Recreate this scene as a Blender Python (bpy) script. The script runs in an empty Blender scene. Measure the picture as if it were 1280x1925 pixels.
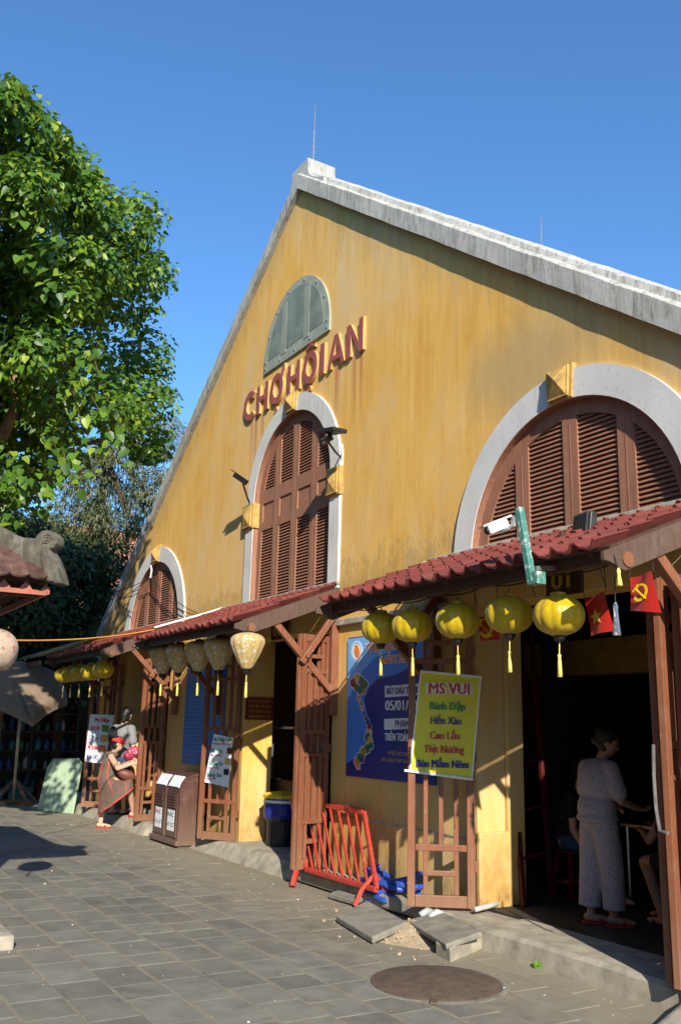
import bpy, bmesh, math, random
from mathutils import Vector, Matrix, Euler
random.seed(7)
SC = bpy.context.scene
COL = SC.collection
R = math.radians

# ------------------------------------------------------------------ camera, sky, sun, exposure
CAM_F, CAM_W, CAM_H = 1709.42, 1280.0, 1925.0        # calibrated from the facade's own lines and arches
CAM_YAW, CAM_PITCH, CAM_ROLL = -1.03188, 0.231975, 0.0232507
CAM_POS = Vector((10.6444, -5.54397, 1.59497))
_cy, _sy = math.cos(CAM_YAW), math.sin(CAM_YAW)
_fw = Vector((_sy*math.cos(CAM_PITCH), _cy*math.cos(CAM_PITCH), math.sin(CAM_PITCH)))
_r0 = Vector((_cy, -_sy, 0)); _u0 = _r0.cross(_fw)
_rt = math.cos(CAM_ROLL)*_r0 + math.sin(CAM_ROLL)*_u0
_up = -math.sin(CAM_ROLL)*_r0 + math.cos(CAM_ROLL)*_u0
cam = bpy.data.cameras.new('camera'); camo = bpy.data.objects.new('camera', cam); COL.objects.link(camo)
cam.sensor_fit = 'HORIZONTAL'; cam.sensor_width = 36.0; cam.lens = 36.0*CAM_F/CAM_W
cam.clip_start = 0.1; cam.clip_end = 3000
camo.matrix_world = Matrix((( _rt.x, _up.x, -_fw.x, CAM_POS.x), (_rt.y, _up.y, -_fw.y, CAM_POS.y),
                            (_rt.z, _up.z, -_fw.z, CAM_POS.z), (0, 0, 0, 1)))
SC.camera = camo

SUN_DIR = Vector((-2.72, 1.0, -1.50)).normalized()      # direction the light travels
sun_el = math.asin(-SUN_DIR.z)
sun_az = math.atan2(-SUN_DIR.x, -SUN_DIR.y)               # clockwise from +Y
world = bpy.data.worlds.new('World'); SC.world = world; world.use_nodes = True
wn = world.node_tree.nodes; wl = world.node_tree.links
bg = wn['Background']; sky = wn.new('ShaderNodeTexSky'); sky.sky_type = 'NISHITA'
sky.sun_disc = False; sky.sun_elevation = sun_el; sky.sun_rotation = sun_az
sky.altitude = 0; sky.air_density = 1.0; sky.dust_density = 0.35; sky.ozone_density = 2.2
tint = wn.new('ShaderNodeMix'); tint.data_type = 'RGBA'; tint.blend_type = 'MULTIPLY'; tint.inputs[0].default_value = 1.0
tint.inputs[7].default_value = (0.74, 1.17, 1.52, 1)         # the photograph's cool, saturated rendering of the clear sky
wl.new(sky.outputs[0], tint.inputs[6]); wl.new(tint.outputs[2], bg.inputs[0]); bg.inputs[1].default_value = 0.097
sl = bpy.data.lights.new('sun', 'SUN'); sl.energy = 5.0; sl.angle = R(0.53); sl.color = (1.0, 0.91, 0.76)
so = bpy.data.objects.new('sun', sl); COL.objects.link(so)
so.rotation_euler = SUN_DIR.to_track_quat('-Z', 'Y').to_euler()
so.location = (30, -12, 18)
SC.view_settings.view_transform = 'Standard'; SC.view_settings.look = 'None'
SC.view_settings.exposure = 0.70; SC.view_settings.gamma = 1.0; SC.view_settings.use_curve_mapping = False
SC.render.engine = 'CYCLES'

# ------------------------------------------------------------------ pixel helpers (a pixel gives a direction; a plane gives the distance)
def ray(px, py):
    return ((px-CAM_W/2)/CAM_F)*_rt - ((py-CAM_H/2)/CAM_F)*_up + _fw
def hy(y, px, py): d = ray(px, py); return CAM_POS + d*((y-CAM_POS.y)/d.y)
def hx(x, px, py): d = ray(px, py); return CAM_POS + d*((x-CAM_POS.x)/d.x)
def hz(z, px, py): d = ray(px, py); return CAM_POS + d*((z-CAM_POS.z)/d.z)
def hd(dist, px, py): return CAM_POS + ray(px, py).normalized()*dist
def hpl(p, n, px, py):
    d = ray(px, py); return CAM_POS + d*((Vector(p)-CAM_POS).dot(n)/d.dot(n))
def to_px(P):
    d = Vector(P)-CAM_POS; z = d.dot(_fw)
    return CAM_W/2+CAM_F*d.dot(_rt)/z, CAM_H/2-CAM_F*d.dot(_up)/z

# ------------------------------------------------------------------ materials
MATS = {}
def lin(r, g, b):
    f = lambda c: ((c/255+0.055)/1.055)**2.4 if c/255 > 0.04045 else c/255/12.92
    return (f(r), f(g), f(b))
class NT:
    def __init__(s, name):
        s.m = bpy.data.materials.new(name); s.m.use_nodes = True
        s.t = s.m.node_tree; s.n = s.t.nodes; s.l = s.t.links
        s.b = s.n['Principled BSDF']; s.out = s.n['Material Output']; MATS[name] = s.m
    def node(s, t, **k):
        x = s.n.new(t)
        for a, v in k.items(): setattr(x, a, v)
        return x
    def pos(s, scale=(1, 1, 1), kind='Position'):
        if kind == 'Position': o = s.node('ShaderNodeNewGeometry').outputs['Position']
        else: o = s.node('ShaderNodeTexCoord').outputs[kind]
        mp = s.node('ShaderNodeMapping'); mp.inputs['Scale'].default_value = scale
        s.l.new(o, mp.inputs['Vector']); return mp.outputs[0]
    def noise(s, vec, scale=5, detail=4, rough=0.55, dist=0.0):
        n = s.node('ShaderNodeTexNoise'); n.inputs['Scale'].default_value = scale
        n.inputs['Detail'].default_value = detail; n.inputs['Roughness'].default_value = rough
        n.inputs['Distortion'].default_value = dist
        s.l.new(vec, n.inputs['Vector']); return n.outputs[0]
    def ramp(s, fac, stops):
        r = s.node('ShaderNodeValToRGB'); e = r.color_ramp.elements
        while len(e) < len(stops): e.new(0.5)
        for el, (p, c) in zip(e, stops):
            el.position = p; el.color = (*(c if isinstance(c, tuple) else (c, c, c)), 1)
        s.l.new(fac, r.inputs[0]); return r.outputs[0]
    def mix(s, fac, a, b, mode='MIX'):
        m = s.node('ShaderNodeMix', data_type='RGBA', blend_type=mode)
        for i, v in ((0, fac), (6, a), (7, b)):
            if hasattr(v, 'is_linked'): s.l.new(v, m.inputs[i])
            elif isinstance(v, (int, float)): m.inputs[i].default_value = v if i == 0 else (v, v, v, 1)
            else: m.inputs[i].default_value = (*v, 1)
        return m.outputs[2]
    def math(s, op, a, b=0.0, c=None):
        m = s.node('ShaderNodeMath', operation=op)
        for i, v in ((0, a), (1, b), (2, c)):
            if v is None: continue
            if hasattr(v, 'is_linked'): s.l.new(v, m.inputs[i])
            else: m.inputs[i].default_value = v
        return m.outputs[0]
    def sep(s, vec):
        x = s.node('ShaderNodeSeparateXYZ'); s.l.new(vec, x.inputs[0]); return x.outputs
    def rnd(s): return s.node('ShaderNodeObjectInfo').outputs['Random']
    def base(s, col): s.l.new(col, s.b.inputs['Base Color']) if hasattr(col, 'is_linked') else setattr(s.b.inputs['Base Color'], 'default_value', (*col, 1))
    def rough(s, v): s.l.new(v, s.b.inputs['Roughness']) if hasattr(v, 'is_linked') else setattr(s.b.inputs['Roughness'], 'default_value', v)
    def bump(s, h, strength=0.3, dist=0.01):
        b = s.node('ShaderNodeBump'); b.inputs['Strength'].default_value = strength; b.inputs['Distance'].default_value = dist
        s.l.new(h, b.inputs['Height']); s.l.new(b.outputs[0], s.b.inputs['Normal'])
    def spec(s, v): s.b.inputs['Specular IOR Level'].default_value = v

def simple(name, col, rough=0.6, var=0.18, scale=9.0, bump=0.15, spec=0.4, metal=0.0, rand=0.0, streak=False):
    t = NT(name); v = t.pos((1, 1, 0.15) if streak else (1, 1, 1))
    n = t.noise(v, scale, 5, 0.6)
    dark = tuple(c*(1-var) for c in col); lite = tuple(min(1, c*(1+var)) for c in col)
    c = t.ramp(n, [(0.3, dark), (0.7, lite)])
    if rand:
        f = t.math('MULTIPLY_ADD', t.rnd(), 2*rand, 1-rand)
        cc = t.node('ShaderNodeCombineColor'); [t.l.new(f, cc.inputs[i]) for i in range(3)]
        c = t.mix(1.0, c, cc.outputs[0], 'MULTIPLY')
    t.base(c); t.rough(t.ramp(n, [(0.2, max(0, rough-0.1)), (0.8, min(1, rough+0.1))])); t.spec(spec)
    t.b.inputs['Metallic'].default_value = metal
    if bump: t.bump(t.noise(v, scale*4, 4), bump, 0.004)
    return t.m

# ochre lime-wash wall: vertical wash streaks, pale bleached patches, grime and rust runs under the lettering
t = NT('wall_ochre'); P0 = t.pos(); xyz = t.sep(P0)
st = t.mix(0.5, t.noise(t.pos((5.0, 5.0, 0.30)), 2.3, 7, 0.72, 0.6), t.noise(t.pos((1, 1, 0.45)), 1.7, 7, 0.68, 0.8))
bl = t.noise(t.pos((1, 1, 0.6)), 0.55, 7, 0.66, 0.6)
c = t.ramp(st, [(0.30, (0.54, 0.288, 0.056)), (0.46, (0.65, 0.368, 0.086)), (0.56, (0.70, 0.420, 0.115)), (0.72, (0.72, 0.480, 0.180))])
pale = t.math('MULTIPLY', t.ramp(bl, [(0.42, 0.0), (0.60, 0.85)]), t.ramp(t.noise(t.pos((2.2, 2.2, 0.5)), 1.6, 7, 0.7, 0.5), [(0.34, 0.1), (0.62, 1.0)]))
c = t.mix(pale, c, (0.62, 0.465, 0.255))
g = t.noise(t.pos((9, 9, 0.8)), 1.0, 8, 0.75)
c = t.mix(t.ramp(g, [(0.60, 0.0), (0.80, 0.4)]), c, (0.36, 0.25, 0.11))
sp = t.noise(t.pos((1, 1, 0.5)), 14, 7, 0.75)
c = t.mix(t.ramp(sp, [(0.60, 0.0), (0.74, 0.55)]), c, (0.27, 0.19, 0.09))
fl = t.noise(t.pos(), 46, 4, 0.7)
c = t.mix(t.ramp(fl, [(0.66, 0.0), (0.74, 0.6)]), c, (0.16, 0.12, 0.07))
# mould creeping down from the coping and up from the canopies, damp round the right-hand arch
rk = t.math('SUBTRACT', t.math('SUBTRACT', 9.36, t.math('MULTIPLY', t.math('ABSOLUTE', xyz[0]), 0.737)), xyz[2])
md = t.math('ADD', t.math('MULTIPLY', rk, 0.9), t.math('MULTIPLY', t.math('SUBTRACT', g, 0.5), 2.2))
c = t.mix(t.ramp(md, [(0.05, 0.35), (0.65, 0.0)]), c, (0.26, 0.21, 0.115))
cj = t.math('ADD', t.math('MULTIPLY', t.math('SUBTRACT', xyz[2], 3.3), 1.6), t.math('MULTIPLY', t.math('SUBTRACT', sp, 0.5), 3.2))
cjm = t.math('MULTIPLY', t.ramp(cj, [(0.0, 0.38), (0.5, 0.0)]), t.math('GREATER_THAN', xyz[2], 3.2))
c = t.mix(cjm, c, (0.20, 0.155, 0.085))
dx_ = t.math('SUBTRACT', xyz[0], 4.75); dz_ = t.math('SUBTRACT', xyz[2], 4.95)
dr = t.math('SQRT', t.math('ADD', t.math('MULTIPLY', dx_, dx_), t.math('MULTIPLY', t.math('MULTIPLY', dz_, dz_), 4.0)))
c = t.mix(t.ramp(t.math('ADD', dr, t.math('MULTIPLY', t.math('SUBTRACT', bl, 0.5), 3.5)), [(0.2, 0.62), (1.1, 0.0)]), c, (0.36, 0.28, 0.15))
# pavement dirt, made stronger to darken the too-bright wall under the canopies
lowm = t.ramp(t.math('ADD', xyz[2], t.math('MULTIPLY', t.math('SUBTRACT', bl, 0.5), 1.9)), [(0.0, 0.9), (1.0, 0.0)])
c = t.mix(t.math('MULTIPLY', lowm, t.ramp(sp, [(0.35, 0.25), (0.65, 1.0)])), c, (0.17, 0.115, 0.05))
# rust-red runs below the letters (x -1.6..2.0, z 5..6.15)
rs = t.ramp(t.noise(t.pos((7.5, 7.5, 0.10)), 1.0, 3, 0.5), [(0.53, 0.0), (0.66, 1.0)])
mz = t.math('MULTIPLY', t.ramp(t.math('MULTIPLY', t.math('SUBTRACT', xyz[2], 5.0), 0.8), [(0.0, 0.0), (0.8, 1.0)]),
            t.math('LESS_THAN', xyz[2], 6.15))
mx = t.math('LESS_THAN', t.math('ABSOLUTE', t.math('SUBTRACT', xyz[0], 0.35)), 1.75)
c = t.mix(t.math('MULTIPLY', t.math('MULTIPLY', rs, mz), t.math('MULTIPLY', mx, 0.6)), c, (0.36, 0.09, 0.05))
t.base(c); t.rough(0.92); t.spec(0.15)
t.bump(t.mix(0.5, t.noise(t.pos((1, 1, 1)), 55, 6, 0.65), t.noise(t.pos((1, 1, 0.5)), 7, 4)), 0.35, 0.006)

# white-washed surround
t = NT('plaster_white'); n = t.noise(t.pos(), 24, 7, 0.75); d = t.noise(t.pos((7, 7, 0.6)), 1.6, 7, 0.7)
c = t.ramp(t.noise(t.pos(), 2.0, 4, 0.5), [(0.3, (0.50, 0.50, 0.48)), (0.7, (0.60, 0.60, 0.585))])
c = t.mix(t.ramp(n, [(0.56, 0.0), (0.72, 0.7)]), c, (0.27, 0.265, 0.24))
c = t.mix(t.ramp(d, [(0.56, 0.0), (0.74, 0.55)]), c, (0.28, 0.25, 0.21))
t.base(c); t.rough(0.92); t.spec(0.1); t.bump(n, 0.4, 0.005)
# coping: pale cement with black mould runs
t = NT('coping_cement'); n = t.noise(t.pos((9, 9, 1.4)), 1.7, 9, 0.78, 0.5); n2 = t.noise(t.pos(), 1.3, 7, 0.7); n3 = t.noise(t.pos(), 30, 6, 0.75)
c = t.ramp(n2, [(0.3, (0.34, 0.335, 0.305)), (0.7, (0.47, 0.47, 0.445))])
c = t.mix(t.ramp(n, [(0.47, 0.0), (0.64, 0.75)]), c, (0.13, 0.125, 0.105))
c = t.mix(t.ramp(n3, [(0.58, 0.0), (0.7, 0.55)]), c, (0.12, 0.115, 0.095))
t.base(c); t.rough(0.95); t.spec(0.1); t.bump(t.mix(0.5, n, n3), 0.5, 0.012)
# old mossy cement of the street pavilion ridge
t = NT('ridge_cement'); n = t.noise(t.pos((1, 1, 0.6)), 7, 8, 0.75)
c = t.ramp(n, [(0.3, (0.03, 0.028, 0.022)), (0.50, (0.085, 0.078, 0.06)), (0.62, (0.17, 0.16, 0.135)), (0.72, (0.42, 0.42, 0.40))])
t.base(c); t.rough(0.95); t.bump(n, 0.6, 0.02)

def woodmat(name, col, dust=0.3, dustcol=(0.34, 0.27, 0.19), sheen=0.45):
    t = NT(name); n = t.noise(t.pos((14, 14, 1.2)), 2.0, 6, 0.6); d = t.noise(t.pos(), 6, 6, 0.7)
    c = t.ramp(n, [(0.3, tuple(x*0.82 for x in col)), (0.7, tuple(x*1.15 for x in col))])
    c = t.mix(t.ramp(d, [(0.5, 0.0), (0.75, dust)]), c, dustcol)
    ch = t.noise(t.pos((1, 1, 0.35)), 34, 5, 0.75)
    c = t.mix(t.ramp(ch, [(0.60, 0.0), (0.68, 0.55)]), c, tuple(x*1.25 for x in dustcol))
    c = t.mix(t.ramp(t.noise(t.pos((2, 2, 0.5)), 2.3, 6, 0.7), [(0.52, 0.0), (0.7, 0.45)]), c, tuple(x*0.55 for x in col))
    z = t.sep(t.pos())[2]
    c = t.mix(t.ramp(t.math('ADD', z, t.math('MULTIPLY', d, 0.6)), [(0.25, 0.65*min(1, dust*2)), (0.85, 0.0)]), c, dustcol)
    t.base(c); t.rough(sheen); t.spec(0.35); t.bump(n, 0.2, 0.003); return t.m
woodmat('gate_brown', (0.200, 0.074, 0.038), 0.30, (0.27, 0.195, 0.125))
woodmat('shutter_brown', (0.275, 0.128, 0.078), 0.25, (0.36, 0.215, 0.145), 0.65)
woodmat('beam_brown', (0.070, 0.032, 0.021), 0.2, (0.11, 0.08, 0.06), 0.65)
woodmat('barge_brown', (0.088, 0.052, 0.038), 0.40, (0.15, 0.122, 0.098), 0.65)
woodmat('bin_brown', (0.080, 0.034, 0.027), 0.34, (0.21, 0.15, 0.11), 0.5)
t = NT('tile_red'); n = t.noise(t.pos(), 13, 7, 0.7); rn_ = t.rnd()
c = t.ramp(rn_, [(0.0, (0.115, 0.025, 0.021)), (0.5, (0.165, 0.034, 0.027)), (0.85, (0.205, 0.048, 0.036)), (1.0, (0.13, 0.045, 0.037))])
c = t.mix(t.ramp(n, [(0.45, 0.0), (0.68, 0.6)]), c, (0.10, 0.035, 0.03))
c = t.mix(t.ramp(t.noise(t.pos(), 5, 6, 0.7), [(0.56, 0.0), (0.72, 0.5)]), c, (0.075, 0.055, 0.045))
t.base(c); t.rough(0.7); t.spec(0.3); t.bump(n, 0.35, 0.006)
simple('tile_old', (0.085, 0.046, 0.036), 0.85, 0.5, 13, 0.5, 0.2, rand=0.25)
simple('roof_dark', (0.14, 0.085, 0.06), 0.9, 0.4, 4, 0.4)
simple('roof_orange', (0.40, 0.17, 0.10), 0.9, 0.4, 4, 0.4)
simple('letter_red', (0.31, 0.080, 0.075), 0.6, 0.15, 8)
simple('letter_side', (0.50, 0.295, 0.10), 0.8, 0.1, 8)
simple('interior_dark', (0.016, 0.010, 0.006), 0.95, 0.4, 3)  # near-black albedo puts the unlit rooms' darkness into the colour
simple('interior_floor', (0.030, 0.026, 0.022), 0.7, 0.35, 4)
simple('lintel_grey', (0.34, 0.31, 0.25), 0.9, 0.45, 6, 0.4)
simple('vent_panel', (0.285, 0.315, 0.26), 0.5, 0.18, 3.5, 0.1)
simple('vent_inner', (0.175, 0.21, 0.18), 0.55, 0.35, 3.0, 0.1)
simple('vent_stile', (0.255, 0.285, 0.235), 0.5, 0.15, 3.0, 0.1)
simple('metal_grey', (0.45, 0.45, 0.45), 0.35, 0.2, 12, 0.05, 0.5, 0.8)
simple('metal_black', (0.018, 0.019, 0.02), 0.45, 0.2, 12, 0.05)
simple('plastic_white', (0.74, 0.74, 0.72), 0.4, 0.05, 12, 0.0)
simple('plastic_black', (0.012, 0.012, 0.014), 0.35, 0.1, 12, 0.0)
simple('cable_black', (0.02, 0.02, 0.02), 0.6, 0.1, 12, 0.0)
simple('cord_orange', (0.75, 0.33, 0.05), 0.6, 0.1, 12, 0.0)
t = NT('post_teal'); n = t.noise(t.pos(), 16, 6, 0.7)
t.base(t.ramp(n, [(0.38, (0.04, 0.165, 0.135)), (0.52, (0.065, 0.21, 0.175)), (0.62, (0.45, 0.44, 0.43)), (0.72, (0.50, 0.36, 0.36))])); t.rough(0.6)
simple('red_metal', (0.52, 0.050, 0.030), 0.45, 0.22, 14, 0.15)
t = NT('barrier_red'); n = t.noise(t.pos(), 22, 6, 0.7)
t.base(t.ramp(n, [(0.30, (0.16, 0.035, 0.025)), (0.42, (0.40, 0.036, 0.022)), (0.66, (0.47, 0.055, 0.034)), (0.76, (0.52, 0.30, 0.24))])); t.rough(0.45); t.bump(n, 0.2, 0.003)
simple('red_dark', (0.085, 0.010, 0.010), 0.5, 0.2, 14, 0.1)
simple('hose_blue', (0.028, 0.075, 0.36), 0.35, 0.25, 10, 0.05)
simple('pipe_grey', (0.36, 0.38, 0.38), 0.5, 0.2, 10, 0.1)
simple('kerb_concrete', (0.30, 0.272, 0.215), 0.95, 0.35, 5, 0.6)
simple('slab_concrete', (0.205, 0.192, 0.160), 0.95, 0.30, 7, 0.6)
simple('sand', (0.36, 0.28, 0.185), 1.0, 0.3, 18, 0.8)
simple('board_green', (0.35, 0.47, 0.335), 0.65, 0.12, 7, 0.1)
simple('umbrella_cloth', (0.215, 0.160, 0.112), 0.9, 0.14, 5, 0.15)
simple('umbrella_wood', (0.20, 0.115, 0.07), 0.8, 0.3, 9, 0.2)
simple('pole_metal', (0.36, 0.30, 0.25), 0.5, 0.3, 9, 0.1)
simple('fascia_red', (0.33, 0.105, 0.062), 0.6, 0.15, 9, 0.1)
simple('corrugated_olive', (0.34, 0.32, 0.21), 0.5, 0.25, 3, 0.1)
simple('bark', (0.085, 0.058, 0.040), 0.95, 0.4, 12, 0.7, streak=True)
simple('bark_orange', (0.16, 0.085, 0.042), 0.95, 0.4, 12, 0.7, streak=True)
simple('wall_pink', (0.42, 0.30, 0.26), 0.9, 0.2, 3)
simple('wall_pale', (0.45, 0.36, 0.20), 0.9, 0.2, 3)
simple('paint_white', (0.76, 0.76, 0.74), 0.6, 0.05, 9, 0.0)
simple('print_white', (0.70, 0.72, 0.76), 0.55, 0.05, 9, 0.0)
simple('print_paper', (0.70, 0.74, 0.80), 0.6, 0.06, 6, 0.0)
simple('print_yellow', (0.64, 0.56, 0.02), 0.5, 0.07, 4, 0.05)
simple('print_navy', (0.022, 0.020, 0.16), 0.5, 0.1, 6, 0.0)
simple('print_blue', (0.016, 0.020, 0.20), 0.5, 0.12, 4, 0.02)
simple('print_midblue', (0.055, 0.20, 0.62), 0.5, 0.12, 3, 0.02)
simple('print_skyblue', (0.16, 0.42, 0.80), 0.5, 0.12, 2, 0.02)
simple('print_red', (0.50, 0.020, 0.045), 0.5, 0.08, 6, 0.0)
simple('print_green', (0.010, 0.19, 0.085), 0.5, 0.08, 6, 0.0)
simple('print_orange', (0.72, 0.22, 0.05), 0.5, 0.08, 6, 0.0)
simple('print_amber', (0.62, 0.38, 0.08), 0.5, 0.1, 6, 0.0)
simple('gold_dull', (0.50, 0.36, 0.03), 0.6, 0.15, 12, 0.0)
simple('sign_maroon', (0.17, 0.012, 0.012), 0.6, 0.15, 6, 0.0)
simple('poster_blue', (0.020, 0.155, 0.42), 0.55, 0.25, 3, 0.02)
simple('tassel_yellow', (0.76, 0.64, 0.16), 0.7, 0.12, 30, 0.2)
simple('tassel_white', (0.75, 0.76, 0.80), 0.7, 0.12, 30, 0.2)
simple('skin', (0.54, 0.32, 0.23), 0.55, 0.08, 12, 0.05)
simple('skin_tan', (0.36, 0.19, 0.125), 0.55, 0.08, 12, 0.05)
simple('hair_black', (0.010, 0.008, 0.007), 0.5, 0.3, 30, 0.3)
simple('cloth_grey', (0.20, 0.205, 0.21), 0.9, 0.12, 12, 0.3)
simple('cloth_black', (0.012, 0.012, 0.015), 0.9, 0.2, 12, 0.3)
simple('cloth_denim', (0.035, 0.06, 0.12), 0.9, 0.25, 12, 0.3)
simple('cloth_brown', (0.125, 0.082, 0.062), 0.92, 0.2, 10, 0.4)
simple('cloth_red', (0.62, 0.030, 0.028), 0.75, 0.1, 12, 0.2)
simple('piping_red', (0.66, 0.06, 0.05), 0.8, 0.1, 12, 0.1)
simple('leather_brown', (0.13, 0.042, 0.026), 0.5, 0.2, 12, 0.2)
simple('shoe_red', (0.36, 0.018, 0.018), 0.5, 0.2, 12, 0.1)
simple('drum_blue', (0.018, 0.028, 0.22), 0.35, 0.15, 8, 0.0)
simple('drum_yellow', (0.75, 0.50, 0.02), 0.35, 0.15, 8, 0.0)
simple('steel', (0.55, 0.55, 0.56), 0.3, 0.1, 8, 0.0, 0.5, 0.9)
for nm, cc in (('goods_teal', (0.018, 0.120, 0.132)), ('goods_blue', (0.018, 0.054, 0.180)), ('goods_green', (0.030, 0.132, 0.030)),
               ('goods_white', (0.300, 0.300, 0.300)), ('goods_orange', (0.270, 0.096, 0.018)), ('goods_red', (0.180, 0.012, 0.018)), ('goods_yellow', (0.300, 0.228, 0.024))):
    simple(nm, cc, 0.35, 0.1, 8, 0.0)
simple('beam_ochre', (0.20, 0.12, 0.03), 0.9, 0.3, 5)
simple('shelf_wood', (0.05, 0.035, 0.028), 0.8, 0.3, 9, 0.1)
simple('weed_green', (0.10, 0.24, 0.02), 0.6, 0.2, 20, 0.0)
# floral prints (pattern of the cloth itself)
def printed(name, base, spots, scale, thr=(0.30, 0.36), rough=0.9, extra=None):
    t = NT(name); v = t.node('ShaderNodeTexVoronoi'); v.inputs['Scale'].default_value = scale
    t.l.new(t.pos(kind='Object'), v.inputs['Vector'])
    c = t.mix(t.ramp(v.outputs['Distance'], [(thr[0], 1.0), (thr[1], 0.0)]), base, spots)
    if extra: c = t.mix(t.ramp(t.noise(t.pos(kind='Object'), scale*0.7, 3), [(0.55, 0.0), (0.6, 0.8)]), c, extra)
    t.base(c); t.rough(rough); t.bump(t.noise(t.pos(kind='Object'), 14, 4), 0.3, 0.01); return t
printed('cloth_floral', (0.33, 0.285, 0.29), (0.07, 0.05, 0.13), 88, (0.26, 0.36), 0.9, (0.34, 0.25, 0.28))
printed('cloth_pink', (0.50, 0.045, 0.12), (0.66, 0.42, 0.46), 22, (0.20, 0.3), 0.8)
# silk lanterns: thin cloth, panels of the fabric glow a little with the sun on the far side
def silk(name, col, pattern=None, trans=0.3):
    t = NT(name); p = t.pos(kind='Object'); n = t.noise(p, 30, 4, 0.6)
    c = t.ramp(n, [(0.3, tuple(x*0.85 for x in col)), (0.7, tuple(min(1, x*1.1) for x in col))])
    if pattern:
        v = t.node('ShaderNodeTexVoronoi'); v.inputs['Scale'].default_value = 17; t.l.new(p, v.inputs['Vector'])
        c = t.mix(t.ramp(v.outputs['Distance'], [(0.24, 0.85), (0.36, 0.0)]), c, pattern)
        w = t.noise(p, 24, 3, 0.5, 1.5)
        c = t.mix(t.ramp(w, [(0.47, 0.0), (0.49, 0.55), (0.51, 0.55), (0.53, 0.0)]), c, (0.20, 0.10, 0.03))
    t.base(c); t.rough(0.38); t.spec(0.5); t.b.inputs['Sheen Weight'].default_value = 0.2
    tr = t.node('ShaderNodeBsdfTranslucent'); t.l.new(c, tr.inputs[0])
    mx = t.node('ShaderNodeMixShader'); mx.inputs[0].default_value = trans
    t.l.new(t.b.outputs[0], mx.inputs[1]); t.l.new(tr.outputs[0], mx.inputs[2]); t.l.new(mx.outputs[0], t.out.inputs[0])
    t.bump(t.noise(t.pos((1, 1, 0.25), 'Object'), 42, 3, 0.5), 0.10, 0.004); return t.m
silk('silk_yellow', (0.62, 0.44, 0.008)); silk('silk_gold', (0.58, 0.43, 0.175), (0.68, 0.66, 0.60), 0.2)
silk('silk_pale', (0.58, 0.44, 0.34), (0.45, 0.14, 0.10), 0.2); silk('flag_red', (0.56, 0.022, 0.015), None, 0.3)
# leaves
def leafmat(name, c0, c1, c2, trans=0.28, gloss=0.42):
    t = NT(name); a = t.node('ShaderNodeAttribute', attribute_name='leafvar').outputs['Fac']
    c = t.ramp(a, [(0.0, c0), (0.55, c1), (0.9, c2), (1.0, tuple(x*1.15 for x in c2))])
    t.base(c); t.rough(gloss); t.spec(0.35)
    tr = t.node('ShaderNodeBsdfTranslucent'); t.l.new(t.mix(0.5, c, (0.16, 0.25, 0.01)), tr.inputs[0])
    mx = t.node('ShaderNodeMixShader'); mx.inputs[0].default_value = trans
    t.l.new(t.b.outputs[0], mx.inputs[1]); t.l.new(tr.outputs[0], mx.inputs[2]); t.l.new(mx.outputs[0], t.out.inputs[0])
leafmat('leaf_heart', (0.042, 0.098, 0.015), (0.082, 0.185, 0.018), (0.215, 0.295, 0.024), 0.32)
leafmat('leaf_fine', (0.05, 0.075, 0.028), (0.10, 0.125, 0.05), (0.20, 0.17, 0.09), 0.2, 0.7)
leafmat('leaf_dark', (0.014, 0.026, 0.008), (0.022, 0.042, 0.011), (0.045, 0.075, 0.016), 0.10, 0.6)  # shade of the big tree is put into these leaf greens
# paving stone and the sandy joints between
t = NT('paving_stone'); n = t.noise(t.pos(), 5, 7, 0.65); n2 = t.noise(t.pos(), 0.7, 5, 0.6); n3 = t.noise(t.pos((1, 1, 1)), 38, 4, 0.7)
f = t.math('MULTIPLY_ADD', t.rnd(), 0.34, 0.83)
c = t.ramp(n, [(0.28, (0.125, 0.120, 0.105)), (0.5, (0.162, 0.156, 0.136)), (0.72, (0.205, 0.196, 0.168))])
cc = t.node('ShaderNodeCombineColor'); [t.l.new(f, cc.inputs[i]) for i in range(3)]
c = t.mix(1.0, c, cc.outputs[0], 'MULTIPLY')
c = t.mix(t.ramp(n2, [(0.44, 0.0), (0.70, 0.5)]), c, (0.215, 0.195, 0.155))
c = t.mix(t.ramp(t.noise(t.pos(), 3.1, 6, 0.7), [(0.60, 0.0), (0.66, 0.45)]), c, (0.085, 0.083, 0.077))
c = t.mix(t.ramp(n3, [(0.66, 0.0), (0.8, 0.6)]), c, (0.07, 0.068, 0.06))
yv = t.sep(t.pos())[1]
dm = t.ramp(t.math('ADD', t.math('MULTIPLY', t.math('ADD', yv, 2.6), 0.4), t.math('MULTIPLY', n, 0.55)), [(0.62, 0.0), (1.0, 0.6)])
c = t.mix(dm, c, (0.27, 0.235, 0.165))
t.base(c); t.rough(t.ramp(n, [(0.3, 0.62), (0.7, 0.85)])); t.spec(0.3); t.bump(t.mix(0.5, n, n3), 0.35, 0.008)
t = NT('joint_sand'); n = t.noise(t.pos(), 16, 7, 0.7)
t.base(t.ramp(n, [(0.3, (0.155, 0.135, 0.095)), (0.7, (0.25, 0.218, 0.155))])); t.rough(1.0); t.bump(n, 0.6, 0.01)
t = NT('ground_far'); n = t.noise(t.pos(), 2.5, 6, 0.7)
t.base(t.ramp(n, [(0.3, (0.13, 0.12, 0.10)), (0.7, (0.20, 0.18, 0.14))])); t.rough(0.95)
t = NT('manhole_iron'); n = t.noise(t.pos(), 11, 7, 0.7)
c = t.ramp(n, [(0.3, (0.068, 0.050, 0.040)), (0.7, (0.145, 0.105, 0.078))])
t.base(c); t.rough(0.75); t.spec(0.3); t.bump(t.noise(t.pos(), 70, 3), 0.4, 0.004)
t = NT('keystone_ochre'); n = t.noise(t.pos(), 9, 7, 0.7)
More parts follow.
